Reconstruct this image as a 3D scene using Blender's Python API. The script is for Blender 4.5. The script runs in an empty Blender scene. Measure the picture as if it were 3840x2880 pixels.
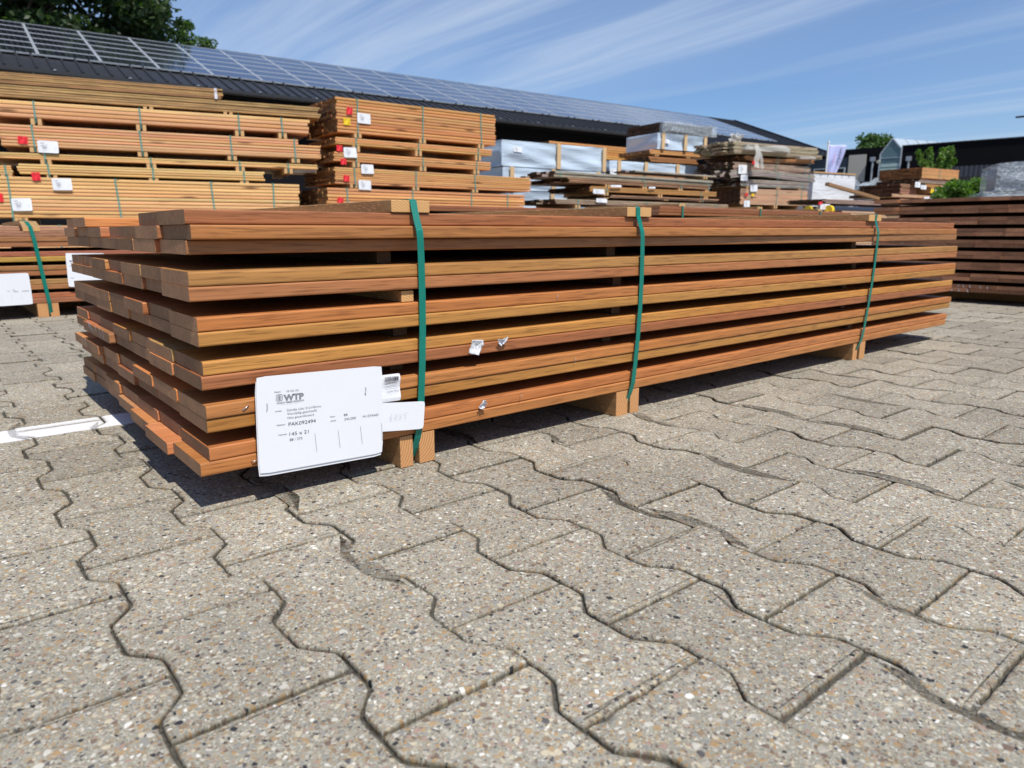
import bpy, bmesh, math, random
import numpy as np
from mathutils import Vector, Matrix, noise as mnoise
random.seed(7)
RNG = np.random.default_rng(11)
scene = bpy.context.scene
C = scene.collection
R = math.radians

# ------------------------------------------------------------------ camera
cam_d = bpy.data.cameras.new("camera")
cam = bpy.data.objects.new("camera", cam_d)
C.objects.link(cam)
CAM = Vector((-0.29191, -1.05288, 0.4095))
_r = Vector((0.77239, -0.635148, -0.000679)); _u = Vector((0.133234, 0.160977, 0.977924)); _f = Vector((0.621017, 0.755429, -0.208961))
cam.matrix_world = Matrix(((_r.x, _u.x, -_f.x, CAM.x), (_r.y, _u.y, -_f.y, CAM.y), (_r.z, _u.z, -_f.z, CAM.z), (0, 0, 0, 1)))
cam_d.sensor_width = 36.0
cam_d.lens = 25.0526
cam_d.clip_start = 0.02
cam_d.clip_end = 3000
cam_d.dof.use_dof = True
cam_d.dof.focus_distance = 1.25
cam_d.dof.aperture_fstop = 8.0
scene.camera = cam

# ------------------------------------------------------------------ sun, sky, exposure
SUN = Vector((-0.08, -0.60, 1.0)).normalized()      # towards the sun
sun_d = bpy.data.lights.new("sun", 'SUN')
sun_d.energy = 5.0
sun_d.angle = R(0.53)
sun_d.color = (1.0, 0.955, 0.89)
sun = bpy.data.objects.new("sun", sun_d)
sun.rotation_euler = SUN.to_track_quat('Z', 'Y').to_euler()
sun.location = (0, 0, 30)
C.objects.link(sun)

world = bpy.data.worlds.new("World")
scene.world = world
world.use_nodes = True
wt = world.node_tree
for n in list(wt.nodes): wt.nodes.remove(n)
def N(t, typ, **k):
    n = t.nodes.new(typ)
    for a, b in k.items(): setattr(n, a, b)
    return n
def mathn(t, op, a, b=None, c=None, clamp=False):
    n = N(t, 'ShaderNodeMath', operation=op, use_clamp=clamp)
    for i, v in enumerate((a, b, c)):
        if v is None: continue
        if isinstance(v, (int, float)): n.inputs[i].default_value = v
        else: t.links.new(v, n.inputs[i])
    return n.outputs[0]
def mixc(t, fac, a, b, blend='MIX'):
    n = N(t, 'ShaderNodeMix', data_type='RGBA', blend_type=blend)
    for key, v in ((0, fac), (6, a), (7, b)):
        if isinstance(v, (int, float)): n.inputs[key].default_value = v
        elif isinstance(v, tuple): n.inputs[key].default_value = (*v[:3], 1)
        else: t.links.new(v, n.inputs[key])
    return n.outputs[2]
def ramp(t, fac, stops, interp='LINEAR'):
    n = N(t, 'ShaderNodeValToRGB'); n.color_ramp.interpolation = interp
    el = n.color_ramp.elements
    while len(el) < len(stops): el.new(0.5)
    for e, (p, c) in zip(el, stops):
        e.position = p
        e.color = (c, c, c, 1) if isinstance(c, (int, float)) else (*c[:3], 1)
    t.links.new(fac, n.inputs[0])
    return n.outputs[0]
def noise(t, vec, scale, detail=2, rough=.5, dist=0, dim='3D'):
    n = N(t, 'ShaderNodeTexNoise', noise_dimensions=dim)
    n.inputs['Scale'].default_value = scale; n.inputs['Detail'].default_value = detail
    n.inputs['Roughness'].default_value = rough; n.inputs['Distortion'].default_value = dist
    t.links.new(vec, n.inputs['Vector'])
    return n.outputs['Fac']
def mapping(t, vec, scale=(1, 1, 1), rot=(0, 0, 0), loc=(0, 0, 0)):
    n = N(t, 'ShaderNodeMapping')
    n.inputs['Scale'].default_value = scale; n.inputs['Rotation'].default_value = rot; n.inputs['Location'].default_value = loc
    t.links.new(vec, n.inputs['Vector'])
    return n.outputs[0]

sky = N(wt, 'ShaderNodeTexSky', sky_type='NISHITA')
sky.sun_disc = False
sky.sun_elevation = math.asin(SUN.z)
sky.sun_rotation = math.atan2(SUN.x, SUN.y)
sky.air_density = 1.0; sky.dust_density = 0.6; sky.ozone_density = 2.2
tc = N(wt, 'ShaderNodeTexCoord')
sep = N(wt, 'ShaderNodeSeparateXYZ'); wt.links.new(tc.outputs['Generated'], sep.inputs[0])
zc = mathn(wt, 'MAXIMUM', sep.outputs[2], 0.03)
zc = mathn(wt, 'ADD', zc, 0.008)
comb = N(wt, 'ShaderNodeCombineXYZ')
wt.links.new(mathn(wt, 'DIVIDE', sep.outputs[0], zc), comb.inputs[0])
wt.links.new(mathn(wt, 'DIVIDE', sep.outputs[1], zc), comb.inputs[1])
cm = mapping(wt, comb.outputs[0], rot=(0, 0, R(4)))
warp = noise(wt, mapping(wt, cm, scale=(.5, .2, 1)), 1.0, 2)
cw = N(wt, 'ShaderNodeVectorMath', operation='ADD'); wt.links.new(cm, cw.inputs[0])
wv = N(wt, 'ShaderNodeCombineXYZ'); wt.links.new(mathn(wt, 'MULTIPLY', warp, .9), wv.inputs[0]); wt.links.new(wv.outputs[0], cw.inputs[1])
c1 = noise(wt, mapping(wt, cw.outputs[0], scale=(1.5, .10, 1), loc=(1.7, .4, 0)), 1.0, 6, .62)
c2 = noise(wt, mapping(wt, cw.outputs[0], scale=(.28, .10, 1), loc=(4.1, 2.4, 0)), 1.0, 3, .5)
s1 = ramp(wt, c1, [(.46, 0), (.78, 1)])
s2 = ramp(wt, c2, [(.34, .12), (.62, 1)])
cl = mathn(wt, 'MULTIPLY', s1, s2)
cl = mathn(wt, 'MULTIPLY', cl, .62)
veil = mathn(wt, 'MULTIPLY', s2, .17)
cl = mathn(wt, 'ADD', cl, veil, clamp=True)
skyc = mixc(wt, 1.0, sky.outputs[0], (0.80, 1.0, 1.28), 'MULTIPLY')
skyc = mixc(wt, cl, skyc, (6.6, 7.6, 8.9))
bg = N(wt, 'ShaderNodeBackground'); bg.inputs[1].default_value = 0.096
out = N(wt, 'ShaderNodeOutputWorld')
wt.links.new(skyc, bg.inputs[0]); wt.links.new(bg.outputs[0], out.inputs[0])

scene.view_settings.view_transform = 'Standard'
scene.view_settings.look = 'None'
scene.view_settings.gamma = 1.0
scene.view_settings.exposure = 0.06

# ------------------------------------------------------------------ object helpers
def tag(o, label=None, cat=None, group=None, kind=None):
    if label: o['label'] = label
    if cat: o['category'] = cat
    if group: o['group'] = group
    if kind: o['kind'] = kind
    return o
def empty(name, loc=(0, 0, 0), rz=0):
    o = bpy.data.objects.new(name, None); o.location = loc; o.rotation_euler = (0, 0, rz)
    o.empty_display_size = .1
    C.objects.link(o); return o
def link(name, me, parent=None, loc=(0, 0, 0), rot=(0, 0, 0), col=None):
    o = bpy.data.objects.new(name, me); C.objects.link(o)
    o.location = loc; o.rotation_euler = rot
    if parent is not None: o.parent = parent
    if col is not None: o.color = (*col, 1)
    return o
def mesh(name, V, F, mats=(), fm=None, smooth=False):
    me = bpy.data.meshes.new(name)
    me.from_pydata([tuple(v) for v in V], [], [tuple(f) for f in F])
    for m in mats: me.materials.append(m)
    if fm is not None: me.polygons.foreach_set('material_index', fm)
    if smooth: me.polygons.foreach_set('use_smooth', [True] * len(F))
    me.update(); return me
class MB:
    def __init__(s): s.V = []; s.F = []; s.M = []
    def add(s, V, F, m=0):
        n = len(s.V); s.V += [tuple(v) for v in V]; s.F += [tuple(i + n for i in f) for f in F]; s.M += [m] * len(F)
    def box(s, a, b, m=0, rot=None, bev=0):
        x0, y0, z0 = a; x1, y1, z1 = b
        if bev > 0:
            V, F = rbox(x1 - x0, y1 - y0, z1 - z0, bev)
            V = [(v[0] + x0, v[1] + y0, v[2] + z0) for v in V]
        else:
            V = [(x0, y0, z0), (x1, y0, z0), (x1, y1, z0), (x0, y1, z0), (x0, y0, z1), (x1, y0, z1), (x1, y1, z1), (x0, y1, z1)]
            F = [(0, 3, 2, 1), (4, 5, 6, 7), (0, 1, 5, 4), (1, 2, 6, 5), (2, 3, 7, 6), (3, 0, 4, 7)]
        if rot: V = [rot @ Vector(v) for v in V]
        s.add(V, F, m)
    def prism(s, pts, y0, y1, m=0, axis='y'):
        n = len(pts)
        if axis == 'y': V = [(x, y0, z) for x, z in pts] + [(x, y1, z) for x, z in pts]
        elif axis == 'x': V = [(y0, x, z) for x, z in pts] + [(y1, x, z) for x, z in pts]
        else: V = [(x, z, y0) for x, z in pts] + [(x, z, y1) for x, z in pts]
        F = [tuple(range(n)), tuple(range(2 * n - 1, n - 1, -1))] + [(i, n + i, n + (i + 1) % n, (i + 1) % n) for i in range(n)]
        s.add(V, F, m)
    def tube(s, path, r, seg=8, m=0, cap=True):
        path = [Vector(p) for p in path]; rs = r if isinstance(r, (list, tuple)) else [r] * len(path)
        V = []; F = []
        for i, p in enumerate(path):
            d = (path[min(i + 1, len(path) - 1)] - path[max(i - 1, 0)]).normalized()
            a = d.orthogonal().normalized() if i == 0 else (a - d * a.dot(d)).normalized()
            b = d.cross(a)
            for k in range(seg):
                t = 2 * math.pi * k / seg; V.append(p + (a * math.cos(t) + b * math.sin(t)) * rs[i])
        for i in range(len(path) - 1):
            for k in range(seg): F.append((i * seg + k, i * seg + (k + 1) % seg, (i + 1) * seg + (k + 1) % seg, (i + 1) * seg + k))
        if cap: F.append(tuple(range(seg - 1, -1, -1))); F.append(tuple(range((len(path) - 1) * seg, len(path) * seg)))
        s.add(V, F, m)
    def mesh(s, name, mats, smooth=False):
        me = mesh(name, s.V, s.F, mats if isinstance(mats, (list, tuple)) else (mats,), s.M, smooth)
        bm = bmesh.new(); bm.from_mesh(me); bmesh.ops.recalc_face_normals(bm, faces=bm.faces); bm.to_mesh(me); bm.free()
        return me
    def build(s, name, mats, parent=None, loc=(0, 0, 0), rot=(0, 0, 0), smooth=False, col=None):
        return link(name, s.mesh(name, mats, smooth), parent, loc, rot, col)
def section(w, t, b, seg=2):
    P = []
    for cx, cz, a0 in ((b, b, 180), (w - b, b, 270), (w - b, t - b, 0), (b, t - b, 90)):
        for k in range(seg + 1):
            a = R(a0 + 90 * k / seg); P.append((cx + b * math.cos(a), cz + b * math.sin(a)))
    return P
def board_mesh(L, w, t, b=.002, seg=2, sag=0, mats=(), ridges=0):
    """a plank along x from 0 to L, y 0..w, z 0..t; material 0 long faces, 1 the two ends"""
    P = section(w, t, b, seg); n = len(P); nx = 12 if sag else 1
    V = []; F = []; M = []
    for i in range(nx + 1):
        u = i / nx; dz = sag * math.sin(math.pi * u * 2) * .5 + sag * (1 - (2 * u - 1) ** 2) if sag else 0
        V += [(L * u, y, z + dz) for y, z in P]
    for i in range(nx):
        for k in range(n):
            F.append((i * n + k, i * n + (k + 1) % n, (i + 1) * n + (k + 1) % n, (i + 1) * n + k)); M.append(0)
    F.append(tuple(range(n - 1, -1, -1))); M.append(1)
    F.append(tuple(range(nx * n, nx * n + n))); M.append(1)
    me = mesh('board', V, F, mats, M)
    bm = bmesh.new(); bm.from_mesh(me); bmesh.ops.recalc_face_normals(bm, faces=bm.faces); bm.to_mesh(me); bm.free()
    return me
def rbox(w, d, h, b):
    bm = bmesh.new(); bmesh.ops.create_cube(bm, size=1)
    for v in bm.verts: v.co = Vector(((v.co.x + .5) * w, (v.co.y + .5) * d, (v.co.z + .5) * h))
    bmesh.ops.bevel(bm, geom=bm.edges[:], offset=b, segments=2, affect='EDGES', profile=.5)
    bm.verts.ensure_lookup_table()
    V = [v.co.copy() for v in bm.verts]; F = [[v.index for v in f.verts] for f in bm.faces]; bm.free()
    return V, F

# ------------------------------------------------------------------ materials
def lin(h):
    h = h.lstrip('#'); c = [int(h[i:i + 2], 16) / 255 for i in (0, 2, 4)]
    return tuple(x / 12.92 if x <= .04045 else ((x + .055) / 1.055) ** 2.4 for x in c)
def newmat(name):
    m = bpy.data.materials.new(name); m.use_nodes = True; t = m.node_tree
    b = t.nodes['Principled BSDF']; return m, t, b
def bump(t, b, h, strength=.3, dist=.002):
    n = N(t, 'ShaderNodeBump'); n.inputs['Strength'].default_value = strength; n.inputs['Distance'].default_value = dist
    t.links.new(h, n.inputs['Height']); t.links.new(n.outputs[0], b.inputs['Normal'])
def plain(name, col, rough=.6, metal=0, var=.12, scale=6, spec=.5, bmp=0, coat=0):
    m, t, b = newmat(name)
    o = N(t, 'ShaderNodeTexCoord').outputs['Object']
    f = noise(t, o, scale, 4, .6)
    c = mixc(t, f, tuple(x * (1 - var) for x in col), tuple(min(1, x * (1 + var)) for x in col))
    t.links.new(c, b.inputs['Base Color']); b.inputs['Roughness'].default_value = rough; b.inputs['Metallic'].default_value = metal
    b.inputs['Specular IOR Level'].default_value = spec; b.inputs['Coat Weight'].default_value = coat
    if bmp: bump(t, b, f, bmp, .01)
    return m
def wood(name, grain=1.0, rough=.55, knots=0, dirt=0, contrast=.35, patch=(1.18, .92, .62), bmp=.15, pores=.35):
    """planed wood: base colour from the object's own colour, grain along local x"""
    m, t, b = newmat(name)
    oi = N(t, 'ShaderNodeObjectInfo'); o = N(t, 'ShaderNodeTexCoord').outputs['Object']
    off = N(t, 'ShaderNodeCombineXYZ')
    t.links.new(mathn(t, 'MULTIPLY', oi.outputs['Random'], 37.), off.inputs[0]); t.links.new(mathn(t, 'MULTIPLY', oi.outputs['Random'], 11.), off.inputs[1])
    ad = N(t, 'ShaderNodeVectorMath', operation='ADD'); t.links.new(o, ad.inputs[0]); t.links.new(off.outputs[0], ad.inputs[1])
    v = ad.outputs[0]
    wob = noise(t, mapping(t, v, scale=(2, 9, 9)), 1, 2)
    wv = N(t, 'ShaderNodeCombineXYZ'); t.links.new(mathn(t, 'MULTIPLY', wob, .016), wv.inputs[2]); t.links.new(mathn(t, 'MULTIPLY', wob, .012), wv.inputs[1])
    ad2 = N(t, 'ShaderNodeVectorMath', operation='ADD'); t.links.new(v, ad2.inputs[0]); t.links.new(wv.outputs[0], ad2.inputs[1]); v2 = ad2.outputs[0]
    n1 = noise(t, mapping(t, v2, scale=(2.2 * grain, 150 * grain, 150 * grain)), 1, 4, .62)
    n2 = noise(t, mapping(t, v2, scale=(15 * grain, 420 * grain, 420 * grain)), 1, 2, .5)
    n3 = noise(t, mapping(t, v, scale=(1.1, 7, 7)), 1, 3, .55)
    g = ramp(t, n1, [(.3, 1 - contrast), (.7, 1 + contrast * .6)])
    c = mixc(t, 1.0, oi.outputs['Color'], g, 'MULTIPLY')
    c = mixc(t, ramp(t, n3, [(.42, 0), (.72, .75)]), c, mixc(t, 1.0, c, patch, 'MULTIPLY'))
    po = ramp(t, n2, [(.53, 0), (.64, pores)])
    c = mixc(t, po, c, mixc(t, 1.0, c, (.42, .36, .32), 'MULTIPLY'))
    if knots:
        vo = N(t, 'ShaderNodeTexVoronoi', feature='F1'); vo.inputs['Scale'].default_value = 1
        t.links.new(mapping(t, v, scale=(1.6, 9, 9)), vo.inputs['Vector'])
        k = ramp(t, vo.outputs['Distance'], [(.07, knots), (.20, 0)])
        c = mixc(t, k, c, (.10, .035, .012))
    if dirt:
        d = ramp(t, noise(t, mapping(t, v, scale=(3, 12, 12)), 1, 4, .65), [(.42, 0), (.62, dirt)])
        c = mixc(t, d, c, (.06, .045, .03))
    t.links.new(c, b.inputs['Base Color'])
    b.inputs['Roughness'].default_value = rough; b.inputs['Specular IOR Level'].default_value = .35
    if bmp: bump(t, b, n1, bmp, .0008)
    return m
def endgrain(name, col, dark, scale=1.0, rough=.85, spots=0):
    m, t, b = newmat(name)
    oi = N(t, 'ShaderNodeObjectInfo'); o = N(t, 'ShaderNodeTexCoord').outputs['Object']
    off = N(t, 'ShaderNodeCombineXYZ'); t.links.new(mathn(t, 'MULTIPLY', oi.outputs['Random'], 5.), off.inputs[1]); t.links.new(mathn(t, 'MULTIPLY', oi.outputs['Random'], 9.), off.inputs[0])
    ad = N(t, 'ShaderNodeVectorMath', operation='ADD'); t.links.new(o, ad.inputs[0]); t.links.new(off.outputs[0], ad.inputs[1])
    a = noise(t, ad.outputs[0], 14 * scale, 3, .6); bb = noise(t, ad.outputs[0], 160 * scale, 3, .6)
    c = mixc(t, ramp(t, a, [(.3, 0), (.7, 1)]), dark, col)
    c = mixc(t, 1.0, c, ramp(t, bb, [(.3, .8), (.7, 1.15)]), 'MULTIPLY')
    tone = ramp(t, oi.outputs['Random'], [(0, .72), (1, 1.3)])
    c = mixc(t, 1.0, c, tone, 'MULTIPLY')
    if spots:
        sp = noise(t, mapping(t, ad.outputs[0], scale=(1, 1, .45)), 420, 1)
        sp2 = noise(t, ad.outputs[0], 22, 2)
        k = mathn(t, 'MULTIPLY', ramp(t, sp, [(.70, 0), (.74, 1)]), ramp(t, sp2, [(.45, 0), (.6, spots)]))
        c = mixc(t, k, c, (.6, .6, .58))
    t.links.new(c, b.inputs['Base Color']); b.inputs['Roughness'].default_value = rough
    b.inputs['Specular IOR Level'].default_value = .3
    bump(t, b, bb, .25, .0006)
    return m
def rings(name, col, dark, freq=260, centre=(.03, 0, -.05)):
    """end grain of softwood with growth rings about an axis along local y"""
    m, t, b = newmat(name)
    o = N(t, 'ShaderNodeTexCoord').outputs['Object']; oi = N(t, 'ShaderNodeObjectInfo')
    vm = mapping(t, o, loc=centre)
    s = N(t, 'ShaderNodeSeparateXYZ'); t.links.new(vm, s.inputs[0])
    x = mathn(t, 'ADD', s.outputs[0], mathn(t, 'MULTIPLY', mathn(t, 'SUBTRACT', oi.outputs['Random'], .5), .06)); z = s.outputs[2]
    r = mathn(t, 'SQRT', mathn(t, 'ADD', mathn(t, 'MULTIPLY', x, x), mathn(t, 'MULTIPLY', z, z)))
    r = mathn(t, 'ADD', r, mathn(t, 'MULTIPLY', noise(t, o, 30, 2), .006))
    w = mathn(t, 'FRACT', mathn(t, 'MULTIPLY', r, freq))
    k = ramp(t, w, [(0, .1), (.55, .25), (.88, 1), (1, .1)])
    c = mixc(t, k, col, dark)
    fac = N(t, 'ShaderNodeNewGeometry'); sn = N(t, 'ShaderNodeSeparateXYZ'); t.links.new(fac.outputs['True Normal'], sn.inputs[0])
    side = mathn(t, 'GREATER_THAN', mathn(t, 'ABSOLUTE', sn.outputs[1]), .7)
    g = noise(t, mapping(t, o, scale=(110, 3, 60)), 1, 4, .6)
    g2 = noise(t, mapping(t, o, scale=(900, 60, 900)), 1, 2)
    cs = mixc(t, ramp(t, g, [(.35, 0), (.65, 1)]), tuple(a * .42 for a in col), tuple(a * .62 for a in col))  # rough-sawn long faces, with their shade darkened into the colour
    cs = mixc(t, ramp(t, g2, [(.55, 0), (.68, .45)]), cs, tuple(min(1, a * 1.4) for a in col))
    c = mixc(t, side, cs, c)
    t.links.new(c, b.inputs['Base Color']); b.inputs['Roughness'].default_value = .8; b.inputs['Specular IOR Level'].default_value = .25
    bump(t, b, g2, .5, .0015)
    return m

M_hard = wood('hardwood_planed', rough=.5, contrast=.26, patch=(.96, .82, .66), pores=.60)
M_soft = wood('softwood_planed', grain=.6, rough=.6, knots=.85, contrast=.30, patch=(1.05, .95, .8), pores=.1)
M_weath = wood('weathered_wood', grain=.6, rough=.8, knots=.4, dirt=.35, contrast=.4, patch=(.9, .9, .95), pores=.3)
M_seal = endgrain('sealed_end', (.36, .190, .095), (.25, .135, .072), spots=.0)
M_sealsp = endgrain('sealed_end_speckled', (.36, .190, .095), (.25, .135, .072), spots=.9)
M_endsoft = endgrain('softwood_end', (.30, .155, .06), (.12, .055, .022), scale=.5)
M_enddark = endgrain('dark_end', (.10, .055, .03), (.035, .018, .01), scale=.5)
M_endhard = endgrain('brown_end', (.40, .185, .095), (.25, .115, .062), scale=.7)
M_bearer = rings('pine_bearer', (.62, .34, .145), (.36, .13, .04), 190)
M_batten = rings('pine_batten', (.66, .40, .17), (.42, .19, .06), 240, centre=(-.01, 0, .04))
M_card = plain('white_card', (.73, .74, .76), .45, var=.015, scale=30)
M_ink = plain('black_ink', (.02, .02, .025), .5, var=.1)
M_inkgrey = plain('grey_ink', (.22, .22, .235), .5, var=.1)
M_inkblue = plain('pen_ink', (.30, .32, .45), .5, var=.1)
M_red = plain('red_sticker', (.75, .02, .03), .5, var=.1, scale=40)
M_yellow = plain('yellow_sticker', (.80, .55, .01), .5, var=.1, scale=40)
M_steel = plain('steel_staple', (.45, .44, .42), .35, metal=.9, var=.1)
M_chalk = plain('chalk', (.55, .55, .57), .9, var=.2, scale=300)
M_black = plain('black_cladding_and_shade', (.007, .007, .009), .95, var=.2, scale=2, spec=.1)  # also blackens the barn front for the shade inside it
M_metalroof = plain('black_sheet_metal', (.022, .023, .027), .45, var=.15, scale=2)
M_frame = plain('aluminium_frame', (.50, .54, .57), .35, metal=.3, var=.05)
M_galv = plain('galvanised_steel', (.42, .44, .46), .4, metal=.6, var=.1)
def strapmat(name, col, weave=True):
    m, t, b = newmat(name)
    o = N(t, 'ShaderNodeTexCoord').outputs['Object']
    ch = N(t, 'ShaderNodeTexChecker'); ch.inputs['Scale'].default_value = 1
    t.links.new(mapping(t, o, scale=(420, 1, 420), rot=(0, R(45), 0)), ch.inputs['Vector'])
    f = noise(t, o, 40, 3)
    c = mixc(t, f, tuple(x * .85 for x in col), tuple(x * 1.15 for x in col))
    t.links.new(c, b.inputs['Base Color']); b.inputs['Roughness'].default_value = .32
    if weave: bump(t, b, ch.outputs['Fac'], .35, .0004)
    return m
M_strap = strapmat('green_strap', (.000, .165, .118))
M_strapfar = strapmat('pale_green_strap', (.10, .26, .22), False)
M_strapwhite = strapmat('white_strap', (.6, .6, .65), False)
def film(name, col, alpha=.0, bscale=1.5, bstr=.6, rough=.32):
    m, t, b = newmat(name)
    o = N(t, 'ShaderNodeTexCoord').outputs['Object']
    n1 = noise(t, mapping(t, o, scale=(1.2, 2, 6), rot=(0, R(18), 0)), bscale, 4, .55, 1.2)
    n2 = noise(t, mapping(t, o, scale=(3, 3, 12)), bscale * 2, 3, .6, .6)
    c = mixc(t, n1, tuple(x * .86 for x in col), col)
    t.links.new(c, b.inputs['Base Color']); b.inputs['Roughness'].default_value = rough
    h = mathn(t, 'ADD', n1, mathn(t, 'MULTIPLY', n2, .15))
    bump(t, b, h, bstr, .05)
    if alpha:
        a = ramp(t, n2, [(.46, 1 - alpha), (.50, 1 - alpha * .35), (.54, 1 - alpha), (.66, 1 - alpha * .2), (.8, .9)]); t.links.new(a, b.inputs['Alpha'])
    return m
M_wrap = film('pale_blue_wrap', (.53, .63, .72), bstr=.3)
M_wrapwhite = film('white_wrap', (.78, .79, .80), bstr=.4)
M_clear = film('clear_film', (.70, .77, .82), alpha=.88, bscale=3.5, rough=.12)
M_tatter = film('tattered_film', (.66, .64, .58), alpha=.5, bscale=12)
M_tube = plain('black_plastic', (.02, .022, .03), .3, var=.1)

# wood colours (linear), picked per board
HARD = [(.50, .215, .075), (.56, .26, .085), (.47, .185, .07), (.54, .27, .10), (.42, .16, .065), (.52, .23, .09)]
STY = {
 'pine': ([(0.66, 0.355, 0.17), (0.69, 0.4, 0.19), (0.62, 0.32, 0.15)], M_soft, M_endsoft),
 'pine2': ([(.69, .40, .155), (.65, .355, .14), (.73, .45, .19)], M_soft, M_endsoft),
 'thick': ([(0.68, 0.355, 0.175), (0.65, 0.325, 0.16), (0.74, 0.48, 0.19)], M_soft, M_endsoft),
 'orange': ([(0.62, 0.3, 0.115), (0.67, 0.35, 0.135), (0.57, 0.265, 0.1)], M_soft, M_endsoft),
 'orange2': ([(0.64, 0.335, 0.13), (0.68, 0.38, 0.15), (0.6, 0.295, 0.115)], M_soft, M_endsoft),
 'orangebrown': ([(.60, .30, .12), (.66, .34, .14), (.54, .26, .10)], M_soft, M_endsoft),
 'old': ([(.46, .27, .105), (.50, .30, .12), (.40, .235, .095)], M_weath, M_enddark),
 'oldfilm': ([(.46, .38, .24), (.50, .41, .26), (.42, .35, .22)], M_weath, M_weath),
 'amber': ([(.66, .33, .10), (.70, .36, .11)], M_soft, M_endsoft),
 'amber2': ([(.50, .27, .09), (.46, .24, .08)], M_soft, M_enddark),
 'brown': ([(.40, .22, .125), (.44, .25, .14), (.34, .185, .11)], M_weath, M_enddark),
 'brownnew': ([(.40, .19, .07), (.44, .21, .08), (.36, .17, .07)], M_soft, M_enddark),
 'grey': ([(.42, .35, .28), (.38, .32, .26)], M_weath, M_enddark),
 'grey2': ([(.40, .34, .29), (.36, .30, .26), (.46, .40, .35)], M_weath, M_enddark),
 'greybrown': ([(.44, .31, .21), (.38, .26, .18), (.48, .35, .24)], M_weath, M_enddark),
 'greypink': ([(.44, .31, .23), (.40, .28, .21)], M_weath, M_enddark),
 'pinkish': ([(.58, .36, .22), (.55, .33, .20), (.61, .39, .24)], M_soft, M_enddark),
 'blackfilm': ([(.04, .045, .055), (.03, .035, .045)], M_weath, M_enddark),
}
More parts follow.
